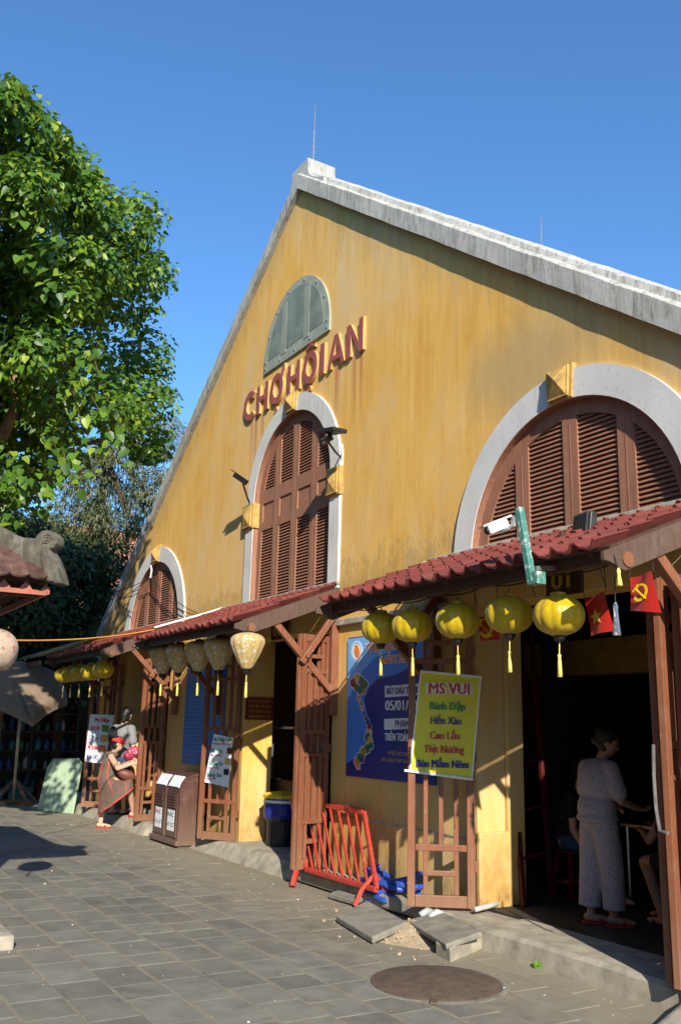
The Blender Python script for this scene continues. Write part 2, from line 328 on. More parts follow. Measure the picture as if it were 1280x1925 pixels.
t.base(t.ramp(n, [(0.32, (0.24, 0.165, 0.07)), (0.5, (0.44, 0.28, 0.085)), (0.7, (0.53, 0.36, 0.13))])); t.rough(0.92); t.spec(0.1); t.bump(n, 0.3, 0.006)
M = MATS
# ------------------------------------------------------------------ mesh helpers
class Frame:
    """a plane: origin, right and up vectors; normal = right x up points at the viewer of the plane"""
    def __init__(s, o, r=(1, 0, 0), u=(0, 0, 1)):
        s.o = Vector(o); s.r = Vector(r).normalized(); s.u = Vector(u).normalized(); s.n = s.r.cross(s.u)
    def __call__(s, a, b, d=0.0): return s.o + s.r*a + s.u*b + s.n*d
    def ab(s, px, py, d=0.0):
        p = hpl(s.o+s.n*d, s.n, px, py) - s.o
        return p.dot(s.r), p.dot(s.u)
class MB:
    def __init__(s): s.v = []; s.f = []; s.smooth = False
    def add(s, vs, fs):
        k = len(s.v); s.v.extend(Vector(p) for p in vs); s.f.extend(tuple(i+k for i in f) for f in fs); return s
    def box(s, c, d, rz=0.0, rot=None):
        c = Vector(c); h = Vector(d)*0.5
        m = rot if rot is not None else Matrix.Rotation(rz, 3, 'Z')
        vs = [c + m @ Vector((x*h.x, y*h.y, z*h.z)) for x in (-1, 1) for y in (-1, 1) for z in (-1, 1)]
        return s.add(vs, [(0, 1, 3, 2), (4, 6, 7, 5), (0, 4, 5, 1), (2, 3, 7, 6), (0, 2, 6, 4), (1, 5, 7, 3)])
    def bar(s, p0, p1, w, h, side=None):
        p0 = Vector(p0); p1 = Vector(p1); d = (p1-p0).normalized()
        a = Vector(side) if side is not None else (Vector((0, 0, 1)) if abs(d.z) < 0.95 else Vector((1, 0, 0)))
        x = d.cross(a).normalized(); y = x.cross(d).normalized()
        vs = []
        for p in (p0, p1):
            for i, j in ((-1, -1), (1, -1), (1, 1), (-1, 1)): vs.append(p + x*(i*w/2) + y*(j*h/2))
        return s.add(vs, [(0, 3, 2, 1), (4, 5, 6, 7), (0, 1, 5, 4), (1, 2, 6, 5), (2, 3, 7, 6), (3, 0, 4, 7)])
    def tube(s, pts, r, n=8, cap=True):
        pts = [Vector(p) for p in pts]; rs = r if isinstance(r, (list, tuple)) else [r]*len(pts)
        k = len(s.v); x = None
        for i, p in enumerate(pts):
            d = (pts[min(i+1, len(pts)-1)]-pts[max(i-1, 0)])
            d = d.normalized() if d.length > 1e-9 else Vector((0, 0, 1))
            if x is None:
                a = Vector((0, 0, 1)) if abs(d.z) < 0.9 else Vector((1, 0, 0)); x = d.cross(a).normalized()
            else:
                x = (x - d*x.dot(d)); x = x.normalized() if x.length > 1e-6 else d.orthogonal().normalized()
            y = d.cross(x)
            for j in range(n):
                t = 2*math.pi*j/n; s.v.append(p + (x*math.cos(t)+y*math.sin(t))*rs[i])
        for i in range(len(pts)-1):
            for j in range(n):
                a = k+i*n+j; b = k+i*n+(j+1) % n; s.f.append((a, b, b+n, a+n))
        if cap:
            s.f.append(tuple(k+j for j in range(n-1, -1, -1))); e = k+(len(pts)-1)*n; s.f.append(tuple(e+j for j in range(n)))
        return s
    def lathe(s, prof, c=(0, 0, 0), n=24, ripple=None):
        c = Vector(c); k = len(s.v)
        for r, z in prof:
            for j in range(n):
                t = 2*math.pi*j/n; q = r*(ripple(t, z) if ripple else 1.0)
                s.v.append(c + Vector((q*math.cos(t), q*math.sin(t), z)))
        for i in range(len(prof)-1):
            for j in range(n):
                a = k+i*n+j; b = k+i*n+(j+1) % n; s.f.append((a, b, b+n, a+n))
        s.f.append(tuple(k+j for j in range(n-1, -1, -1))); e = k+(len(prof)-1)*n; s.f.append(tuple(e+j for j in range(n)))
        return s
    def prism(s, fr, poly, d0, d1):
        n = len(poly); k = len(s.v)
        ar = sum(poly[i][0]*poly[(i+1) % n][1]-poly[(i+1) % n][0]*poly[i][1] for i in range(n))
        if ar < 0: poly = poly[::-1]
        for d in (d0, d1):
            for a, b in poly: s.v.append(fr(a, b, d))
        s.f.append(tuple(k+i for i in range(n-1, -1, -1))); s.f.append(tuple(k+n+i for i in range(n)))
        for i in range(n): j = (i+1) % n; s.f.append((k+i, k+j, k+n+j, k+n+i))
        return s
    def strip(s, fr, outer, inner, d0, d1, closed=False):
        """band between two matching outlines, d0 (back) to d1 (front)"""
        k = len(s.v); n = len(outer)
        for a, b in outer: s.v.append(fr(a, b, d0))
        for a, b in outer: s.v.append(fr(a, b, d1))
        for a, b in inner: s.v.append(fr(a, b, d1))
        for a, b in inner: s.v.append(fr(a, b, d0))
        for i in range(n if closed else n-1):
            j = (i+1) % n
            for g in range(4): h = (g+1) % 4; s.f.append((k+g*n+i, k+g*n+j, k+h*n+j, k+h*n+i))
        if not closed:
            s.f.append(tuple(k+g*n for g in (3, 2, 1, 0))[::-1]); s.f.append(tuple(k+g*n+n-1 for g in (0, 1, 2, 3)))
        return s
    def capsule(s, p0, r0, p1, r1, n=12, m=4):
        p0 = Vector(p0); p1 = Vector(p1); d = (p1-p0); L = d.length; d = d.normalized() if L > 1e-6 else Vector((0, 0, 1))
        pts = []; rs = []
        for i in range(m, 0, -1):
            t = math.pi/2*i/m; pts.append(p0-d*r0*math.sin(t)*0.98); rs.append(max(1e-3, r0*math.cos(t)))
        pts.append(p0); rs.append(r0); pts.append(p1); rs.append(r1)
        for i in range(1, m+1):
            t = math.pi/2*i/m; pts.append(p1+d*r1*math.sin(t)*0.98); rs.append(max(1e-3, r1*math.cos(t)))
        return s.tube(pts, rs, n)
    def ellip(s, c, rad, rot=None, n=16, m=10):
        c = Vector(c); rot = rot or Matrix.Identity(3); k = len(s.v)
        for i in range(m+1):
            p = -math.pi/2+math.pi*i/m; z = math.sin(p); q = max(0.02, math.cos(p))
            for j in range(n):
                t = 2*math.pi*j/n; s.v.append(c + rot @ Vector((rad[0]*q*math.cos(t), rad[1]*q*math.sin(t), rad[2]*z)))
        for i in range(m):
            for j in range(n):
                a = k+i*n+j; b = k+i*n+(j+1) % n; s.f.append((a, b, b+n, a+n))
        s.f.append(tuple(k+j for j in range(n-1, -1, -1))); e = k+m*n; s.f.append(tuple(e+j for j in range(n)))
        return s
    def text(s, fr, txt, a, b, h, d, width=None, bold=0.0, align='C', fit=None):
        vs, fs, w = text_geo(txt); sx = h
        if width: sx = width/w
        off = {'C': -w*sx/2, 'L': 0, 'R': -w*sx}[align]
        for q, dx in enumerate((0,) if not bold else (0, -bold, bold)):
            s.add([fr(a+off+x*sx+dx, b+y*h, d+0.0004*q) for x, y in vs], fs)
        return s

_tc = {}
def _raw(txt):
    if txt in _tc: return _tc[txt]
    c = bpy.data.curves.new('tmp', 'FONT'); c.body = txt; c.size = 1.0; c.resolution_u = 3
    o = bpy.data.objects.new('tmp', c); m = o.to_mesh()
    vs = [(v.co.x, v.co.y) for v in m.vertices]; fs = [tuple(p.vertices) for p in m.polygons]
    o.to_mesh_clear(); bpy.data.objects.remove(o); bpy.data.curves.remove(c)
    _tc[txt] = (vs, fs); return _tc[txt]
_SUB = {'Đ': ('D', 'bar'), 'đ': ('d', 'barl'), 'ư': ('u', 'horn'), 'Ư': ('U', 'horn'), 'ớ': ('ó', 'horn'), 'ợ': ('ọ', 'horn'), 'ờ': ('ò', 'horn'),
        'ơ': ('o', 'horn'), 'Ơ': ('O', 'hornU'), 'Ợ': ('Ọ', 'hornU'), 'ứ': ('ú', 'horn'), 'ừ': ('ù', 'horn'), 'ự': ('ụ', 'horn')}
_adv = {}
def adv(ch):
    if ch not in _adv:
        f = lambda q: max(x for x, y in _raw(q)[0])
        _adv[ch] = f('H'+ch+'H')-f('HH')
    return _adv[ch]
def text_geo(txt):
    V = []; F = []; x = 0.0
    for ch in txt:
        base, mark = _SUB.get(ch, (ch, None))
        if ch != ' ':
            vs, fs = _raw(base); k = len(V); V += [(x+a, b) for a, b in vs]; F += [tuple(i+k for i in f) for f in fs]
            if mark:
                x0 = min(a for a, b in vs); x1 = max(a for a, b in vs)
                q = {'bar': (x0-0.06, 0.34, x0+0.26, 0.40), 'barl': (x1-0.26, 0.60, x1+0.05, 0.65),
                     'horn': (x1-0.05, 0.46, x1+0.07, 0.60), 'hornU': (x1-0.06, 0.62, x1+0.06, 0.80)}[mark]
                k = len(V); V += [(x+q[0], q[1]), (x+q[2], q[1]), (x+q[2], q[3]), (x+q[0], q[3])]; F.append((k, k+1, k+2, k+3))
        x += adv(base)
    return V, F, x

ORI = {}
def mesh_from(name, mb, off=Vector((0, 0, 0)), mats=(), mi=None):
    me = bpy.data.meshes.new(name)
    me.from_pydata([tuple(v-off) for v in mb.v], [], mb.f)
    for m in mats: me.materials.append(M[m] if isinstance(m, str) else m)
    if mi: me.polygons.foreach_set('material_index', mi)
    if mb.smooth: me.polygons.foreach_set('use_smooth', [True]*len(me.polygons))
    me.update(); return me
def tag(o, label=None, cat=None, group=None, kind=None):
    if label: o['label'] = label
    if cat: o['category'] = cat
    if group: o['group'] = group
    if kind: o['kind'] = kind
    return o
def thing(name, label, cat, loc=(0, 0, 0), rz=0.0, group=None):
    o = bpy.data.objects.new(name, None); COL.objects.link(o); o.empty_display_size = 0.1
    o.location = loc; o.rotation_euler = (0, 0, rz); ORI[o.name] = Vector(loc)
    return tag(o, label, cat, group)
def obj(name, mb, mat, parent=None, local=False, kind=None, label=None, cat=None, group=None, smooth=None, bevel=0.0, origin=None, autosmooth=None):
    """one mesh object; verts are given in world space unless local"""
    if smooth is not None: mb.smooth = smooth
    off = Vector((0, 0, 0))
    if parent is not None and not local: off = ORI.get(parent.name, Vector((0, 0, 0)))
    if parent is None and origin is not None: off = Vector(origin)
    me = mesh_from(name, mb, off, (mat,) if not isinstance(mat, (list, tuple)) else mat)
    o = bpy.data.objects.new(name, me); COL.objects.link(o)
    if parent is not None: o.parent = parent; ORI[o.name] = off
    elif origin is not None: o.location = off; ORI[o.name] = off
    if bevel:
        b = o.modifiers.new('bevel', 'BEVEL'); b.width = bevel; b.segments = 2; b.limit_method = 'ANGLE'; b.angle_limit = R(40)
    if autosmooth: 
        me.polygons.foreach_set('use_smooth', [True]*len(me.polygons)); me.set_sharp_from_angle(angle=R(autosmooth))
    return tag(o, label, cat, group, kind)
def struct(name, mb, mat, **k): return obj(name, mb, mat, kind='structure', **k)
def dup(root, loc=None, rz=None, label=None, group=None, parent=None):
    c = root.copy(); COL.objects.link(c); c.parent = parent
    if loc is not None: c.location = loc
    if rz is not None: c.rotation_euler = (0, 0, rz)
    if label: c['label'] = label
    if group: c['group'] = group
    for ch in list(root.children): dup(ch, parent=c)
    return c
def bake(mb, voxel, smooth=6, name='tmp'):
    """fuse overlapping volumes into one continuous skin"""
    me = mesh_from(name, mb); o = bpy.data.objects.new(name, me); COL.objects.link(o)
    r = o.modifiers.new('r', 'REMESH'); r.mode = 'VOXEL'; r.voxel_size = voxel; r.use_smooth_shade = True
    s = o.modifiers.new('s', 'SMOOTH'); s.iterations = smooth; s.factor = 0.5
    dg = bpy.context.evaluated_depsgraph_get(); dg.update()
    out = bpy.data.meshes.new_from_object(o.evaluated_get(dg)); out.name = name
    bpy.data.objects.remove(o); bpy.data.meshes.remove(me); return out
def skin_obj(name, mb, mat, parent, voxel=0.009, smooth=5):
    me = bake(mb, voxel, smooth, name); off = ORI.get(parent.name, Vector((0, 0, 0)))
    me.transform(Matrix.Translation(-off)); me.materials.clear(); me.materials.append(M[mat])
    me.polygons.foreach_set('use_smooth', [True]*len(me.polygons))
    o = bpy.data.objects.new(name, me); COL.objects.link(o); o.parent = parent; return o
def arc(cx, cz, r, a0, a1, n=28):
    return [(cx+r*math.cos(R(a0+(a1-a0)*i/n)), cz+r*math.sin(R(a0+(a1-a0)*i/n))) for i in range(n+1)]
def curve_plate(outer, holes, y0, y1):
    """flat plate in the XZ plane with holes, from y0 (front) to y1 (back)"""
    cu = bpy.data.curves.new('tmp', 'CURVE'); cu.dimensions = '2D'; cu.fill_mode = 'BOTH'; cu.extrude = abs(y1-y0)/2
    for poly in [outer]+holes:
        sp = cu.splines.new('POLY'); sp.points.add(len(poly)-1); sp.use_cyclic_u = True
        for p, (a, b) in zip(sp.points, poly): p.co = (a, b, 0, 1)
    o = bpy.data.objects.new('tmp', cu); me = o.to_mesh(); mb = MB()
    for v in me.vertices: mb.v.append(Vector((v.co.x, (y0+y1)/2 - v.co.z, v.co.y)))
    for p in me.polygons: mb.f.append(tuple(p.vertices))
    o.to_mesh_clear(); bpy.data.objects.remove(o); bpy.data.curves.remove(cu); return mb
GZ, PZ = -0.12, 0.05           # street and threshold levels
# ------------------------------------------------------------------ ground and paving
mb = MB(); mb.add([(-400, -400, GZ-0.03), (400, -400, GZ-0.03), (400, 400, GZ-0.03), (-400, 400, GZ-0.03)], [(0, 1, 2, 3)])
struct('ground', mb, 'ground_far')
mb = MB(); nx = 40
street = struct('street', MB().box((-1.5, -3.0, GZ-0.020), (21, 7.6, 0.035)), 'joint_sand')
MH = Vector((5.12, -1.38, GZ)); MHR = 0.455
def stone_mesh(rng, w, d):
    mb = MB(); j = lambda s=0.006: rng.uniform(-s, s); h = 0.03
    tl = j(0.003); b = 0.0025
    o = [(-w/2+j(), -d/2+j()), (w/2+j(), -d/2+j()), (w/2+j(), d/2+j()), (-w/2+j(), d/2+j())]
    z = [h+j(0.0014) for _ in o]
    vs = [(x, y, 0) for x, y in o]+[(x, y, zz-b) for (x, y), zz in zip(o, z)]+[(x*0.975, y*0.965, zz) for (x, y), zz in zip(o, z)]
    fs = [(8, 9, 10, 11)]
    for k in (0, 4):
        for i in range(4): q = (i+1) % 4; fs.append((k+i, k+q, k+4+q, k+4+i))
    return mb.add(vs, fs)
rng = random.Random(3)
stones = []
rows = [(-1.735-0.335*(i+0.5), 0.335, 0.43) for i in range(11)]+[(-1.735+0.335*(i+0.5), 0.335, 0.47) for i in range(3)]+[(-0.585, 0.27, 0.5)]
variants = {}
for ri, (yc, dy, px) in enumerate(rows):
    x = -8.6 + rng.uniform(0, px); 
    while x < 8.2:
        w = px*rng.choice((0.76, 0.92, 1.0, 1.0, 1.12, 1.3)) if yc < -1.7 else px*rng.uniform(0.75, 1.35)
        c = Vector((x+w/2, yc+rng.uniform(-0.006, 0.006), GZ-0.03)); x += w
        u, v = to_px((c.x, c.y, GZ)) if (Vector((c.x, c.y, GZ))-CAM_POS).dot(_fw) > 0.5 else (9999, 9999)
        if u < -90 or u > 1400 or v > 2060: continue
        if (c.xy-MH.xy).length < MHR+0.02: continue
        stones.append((((c-CAM_POS).length), c, w-rng.uniform(0.010, 0.022), dy-rng.uniform(0.012, 0.022)))
stones.sort(key=lambda q: q[0])
rest = MB()
for i, (dd, c, w, d) in enumerate(stones):
    key = (round(w, 2), round(d, 2), rng.randrange(4))
    if key not in variants: variants[key] = mesh_from('paving_stone', stone_mesh(rng, w, d), mats=('paving_stone',))
    if i < 300:
        o = bpy.data.objects.new('paving_stone', variants[key]); COL.objects.link(o); o.parent = street
        o.location = c; o.rotation_euler = (rng.uniform(-0.006, 0.006), rng.uniform(-0.006, 0.006), rng.uniform(-0.012, 0.012))
    else:
        mm = stone_mesh(rng, w, d); rest.add([v+c for v in mm.v], mm.f)
obj('paving_stones', rest, 'paving_stone', street, kind='stuff')
# straight channel line along y = -2.02
mb = MB(); xk = -9.0; L_ = []
while xk < 7: L_.append((xk, rng.uniform(0.012, 0.034), rng.uniform(0.012, 0.034))); xk += rng.uniform(0.05, 0.14)
for (x, a, b) in L_: mb.v += [Vector((x, -1.735-a, GZ-0.0005)), Vector((x, -1.735, GZ+0.004)), Vector((x, -1.735+b, GZ-0.0005))]
for k in range(len(L_)-1):
    for q in (0, 1): mb.f.append((k*3+q, k*3+3+q, k*3+4+q, k*3+1+q))
obj('channel_edging', mb, 'joint_sand', street, kind='stuff')
# litter, grit and leaves on the paving
mb = MB(); mb2 = MB()
for k in range(260):
    x = rng.uniform(-6, 6.5); y = rng.uniform(-4.4, -0.5) if k % 3 else rng.uniform(-1.2, -0.48); s = rng.uniform(0.003, 0.010)
    (mb if k % 8 else mb2).box((x, y, GZ+0.004), (s*rng.uniform(1, 2.5), s*1.4, s*0.5), rng.uniform(0, 6))
obj('grit', mb, 'sand', street, kind='stuff'); obj('litter', mb2, 'paint_white', street, kind='stuff')
# raised thresholds (kerb steps) in front of the doors
def slab(name, x0, x1, y0, y1, rough=0.010, lean=0.0, seed=1):
    r = random.Random(seed); mb = MB(); n = 26; prof = []
    for i in range(n+1):
        x = x0+(x1-x0)*i/n; e = r.uniform(-rough, rough)
        prof.append([(x, y0-lean+e, GZ-0.03), (x, y0-lean*0.5+e+r.uniform(-0.004, 0.004), GZ+0.06), (x, y0+e*0.8+0.004, PZ-0.03-abs(e)),
                     (x, y0+0.035+e, PZ-0.004), (x, y0+0.09, PZ), (x, y1, PZ)])
    vs = [p for q in prof for p in q]; k = 6
    fs = [(i*k+j, i*k+j+1, (i+1)*k+j+1, (i+1)*k+j) for i in range(n) for j in range(k-1)]
    vs += [(x0, y1, GZ-0.03), (x1, y1, GZ-0.03)]; a = len(vs)-2
    fs += [tuple(range(k-1, -1, -1))+(a,), tuple(n*k+j for j in range(k))+(a+1,)]
    mb.add(vs, [f[::-1] for f in fs]); return struct(name, mb, 'kerb_concrete', autosmooth=35)
slab('kerb_right', 4.40, 8.6, -0.44, 0.10, 0.008, 0.01, 2)
slab('kerb_middle', -3.6, 1.05, -0.20, 0.6, 0.02, 0.12, 3)
slab('kerb_left', -7.6, -3.62, -0.36, 0.6, 0.02, 0.10, 4)
struct('door_apron', MB().box((2.8, 0.05, -0.04), (3.4, 0.7, 0.13)), 'kerb_concrete', bevel=0.03)
# manhole
ring = MB(); ring.lathe([(MHR+0.045, -0.03), (MHR+0.04, 0.001), (MHR+0.010, 0.002), (MHR+0.010, -0.02)], MH, 56)
t_ = thing('manhole_cover', 'round rust-brown iron manhole cover set in the paving', 'manhole cover', MH)
obj('cover', MB().lathe([(0.02, -0.01), (MHR, -0.01), (MHR, 0.006), (MHR-0.012, 0.010), (0.02, 0.010)], MH, 56), 'manhole_iron', t_, autosmooth=30)
obj('collar', ring, 'slab_concrete', t_, autosmooth=30)
obj('hinge', MB().box(MH+Vector((0.37, -0.30, 0.008)), (0.10, 0.045, 0.014), -0.7), 'manhole_iron', t_, bevel=0.004)

# ------------------------------------------------------------------ the market hall
WY = 0.03; WB = 0.36                                    # wall front and back
APZ, SLO, HALF = 9.36, 0.737, 8.22
DOORS = [(3.87, 6.34), (-1.17, 1.24), (-6.46, -4.12)]
DTOP = 2.74
CW_R, CW_Z = 1.10, 4.729; SW_R, SW_Z, SW_X = 1.273, 3.166, 5.13
hall = thing('market_hall', 'ochre gabled market hall with white arched surrounds and brown shutters', 'building', (0, WY, GZ))
eavez = APZ-SLO*HALF
outer = [(-HALF, GZ-0.02), (-HALF, eavez), (0, APZ), (HALF, eavez), (HALF, GZ-0.02)]
for a, b in DOORS: outer += [(b, GZ-0.02), (b, DTOP), (a, DTOP), (a, GZ-0.02)]
holes = [[(-CW_R, 3.2)]+[(CW_R, 3.2)]+arc(0, CW_Z, CW_R, 0, 180, 40)]
for s in (-1, 1): holes.append(arc(s*SW_X, SW_Z, SW_R, -2, 182, 44))
wall = obj('wall', curve_plate(outer, holes, WY, WB), 'wall_ochre', hall)
# plinth blocks at the door jambs, and the lintel moulding
for a, b in DOORS:
    for x in (a,):
        obj('jamb_base', MB().box((x+0.012, 0.22, 0.36), (0.05, 0.40, 0.66)), 'wall_ochre', hall, bevel=0.01)
mb = MB()
segs = [(-HALF+0.02, -6.9), (-3.72, -1.6), (1.36, 3.45), (6.78, HALF-0.02)]
for a, b in segs: obj('lintel_moulding', MB().box(((a+b)/2, WY-0.03, 2.79), (b-a, 0.058, 0.075)), 'lintel_grey', hall, bevel=0.01)
obj('wall_crack_band', MB().box((2.55, WY-0.004, 0.62), (2.6, 0.006, 0.018)), 'lintel_grey', hall)
# coping along the rakes
for s in (-1, 1):
    L = HALF+0.12; d = Vector((s, 0, -SLO)).normalized(); mbc = MB(); r = random.Random(s+5)
    n = 40
    prof = [(-0.085, 0.0), (-0.085, 0.235), (-0.055, 0.26), (-0.02, 0.275), (0.0, 0.345), (0.10, 0.385), (0.46, 0.345), (0.46, 0.0)]
    for i in range(n+1):
        x = s*L*i/n
        for y, h in prof: mbc.v.append(Vector((x, WY+y+r.uniform(-.003, .003), APZ-0.045-SLO*abs(x)+h+r.uniform(-.006, .006))))
    k = len(prof)
    for i in range(n):
        for j in range(k):
            q = (j+1) % k; f = (i*k+j, i*k+q, (i+1)*k+q, (i+1)*k+j); mbc.f.append(f if s > 0 else f[::-1])
    mbc.f.append(tuple(range(k))); mbc.f.append(tuple(n*k+j for j in range(k-1, -1, -1)))
    obj('coping', mbc, 'coping_cement', hall)
# ridge finial: block with concave flares
fr = Frame((0, WY, 0))
half = [(0.25, 9.70), (0.25, 9.56), (0.29, 9.44), (0.37, 9.34), (0.50, 9.25), (0.74, 9.13), (0.74, 8.93)]
poly = half+[(0, 9.47)]+[(-a, b) for a, b in half[::-1]]
obj('ridge_finial', MB().prism(fr, [(a, b) for a, b in poly], 0.052, -0.42), 'coping_cement', hall, bevel=0.012)
obj('lightning_rod', MB().tube([(0.0, 0.2, 9.8), (0.0, 0.2, 10.3), (0.01, 0.2, 10.85)], [0.016, 0.012, 0.005], 6), 'metal_grey', hall)
p = hy(3.0, 1017, 405); q_ = hy(3.0, 1017, 480)
obj('lightning_rod', MB().tube([q_+Vector((0, 0, -0.5)), q_, p], [0.018, 0.016, 0.006], 6), 'metal_grey', hall)
# roof behind the parapet, flank and rear walls
for s in (-1, 1):
    a = Vector((0, WB+0.13, APZ+0.05)); b = Vector((s*(HALF+0.5), WB+0.13, APZ+0.05-SLO*(HALF+0.5)))
    obj('roof', MB().add([a, b, b+Vector((0, 18, 0)), a+Vector((0, 18, 0)), a-Vector((0, 0, .1)), b-Vector((0, 0, .1)), b+Vector((0, 18, -.1)), a+Vector((0, 18, -.1))],
        [(0, 1, 2, 3), (7, 6, 5, 4), (0, 4, 5, 1), (1, 5, 6, 2), (2, 6, 7, 3), (3, 7, 4, 0)]), 'roof_dark', hall)
    obj('flank_wall', MB().box((s*(HALF-0.16), WB+9.1, 1.58), (0.30, 18.1, 3.45)), 'wall_ochre', hall)
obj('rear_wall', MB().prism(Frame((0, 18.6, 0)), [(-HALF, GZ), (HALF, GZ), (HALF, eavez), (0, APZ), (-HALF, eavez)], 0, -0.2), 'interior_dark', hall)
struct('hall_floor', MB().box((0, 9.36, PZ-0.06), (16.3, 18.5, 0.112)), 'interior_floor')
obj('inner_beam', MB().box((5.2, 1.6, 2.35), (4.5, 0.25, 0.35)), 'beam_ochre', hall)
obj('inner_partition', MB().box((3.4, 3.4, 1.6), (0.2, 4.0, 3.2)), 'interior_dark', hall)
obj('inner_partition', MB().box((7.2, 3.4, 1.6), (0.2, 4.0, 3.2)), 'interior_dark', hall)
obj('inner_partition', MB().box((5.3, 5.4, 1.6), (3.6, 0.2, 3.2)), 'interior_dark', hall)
obj('inner_pier', MB().box((-1.27, 0.42, 1.4), (0.20, 0.13, 2.7)), 'wall_ochre', hall, bevel=0.01)
obj('inner_pier', MB().box((3.80, 0.47, 1.4), (0.22, 0.20, 2.7)), 'wall_ochre', hall, bevel=0.01)

# shuttered windows
SY = 0.085
def slat_mesh(w):
    return MB().box((0, 0, 0), (w, 0.046, 0.011), rot=Matrix.Rotation(R(52), 3, 'X'))
_sm = {}
def add_slats(par, x0, x1, z0, z1, cx, cz, rr, joined=None, pitch=0.042):
    z = z0
    while z < z1-0.012:
        a, b = x0, x1
        zz = z+0.02
        if rr and zz > cz:
            if zz-cz >= rr: break
            lim = math.sqrt(rr*rr-(zz-cz)**2); a = max(a, cx-lim); b = min(b, cx+lim)
        if b-a > 0.04:
            c = Vector(((a+b)/2, SY+0.024, z+0.008)); w = b-a+0.02
            if joined is not None: joined.add([v+c for v in slat_mesh(w).v], slat_mesh(w).f)
            else:
                key = round(w, 2)
                if key not in _sm: _sm[key] = mesh_from('slat', slat_mesh(key), mats=('shutter_brown',))
                o = bpy.data.objects.new('slat', _sm[key]); COL.objects.link(o); o.parent = par; o.location = c-ORI[par.name]
        z += pitch
def keystone(par, cx, z0, z1, w=0.30, d=0.13):
    k = MB(); f = Frame((cx, WY, 0))
    for (dd, s0, s1) in ((0.055, 1.0, 1.0),):
        k.prism(f, [(-w/2*0.92, z0-0.03), (w/2*0.92, z0-0.03), (w/2*1.08, z1+0.02), (-w/2*1.08, z1+0.02)], -0.02, dd)
    k.prism(f, [(-w/2*0.80, z0-0.015), (w/2*0.76, z0-0.015), (w/2*0.9, z1+0.005), (-w/2*0.9, z1+0.005)], 0.05, 0.085)
    zc = (z0+z1)/2; b0 = 0.085
    q = [f(-w*0.36, z0, b0), f(w*0.33, z0, b0), f(w*0.40, z1, b0), f(-w*0.40, z1, b0), f(0.03, zc+0.01, d+0.03)]
    k.add(q, [(0, 1, 4), (1, 2, 4), (2, 3, 4), (3, 0, 4)])
    return obj('keystone', k, 'keystone_ochre', par)
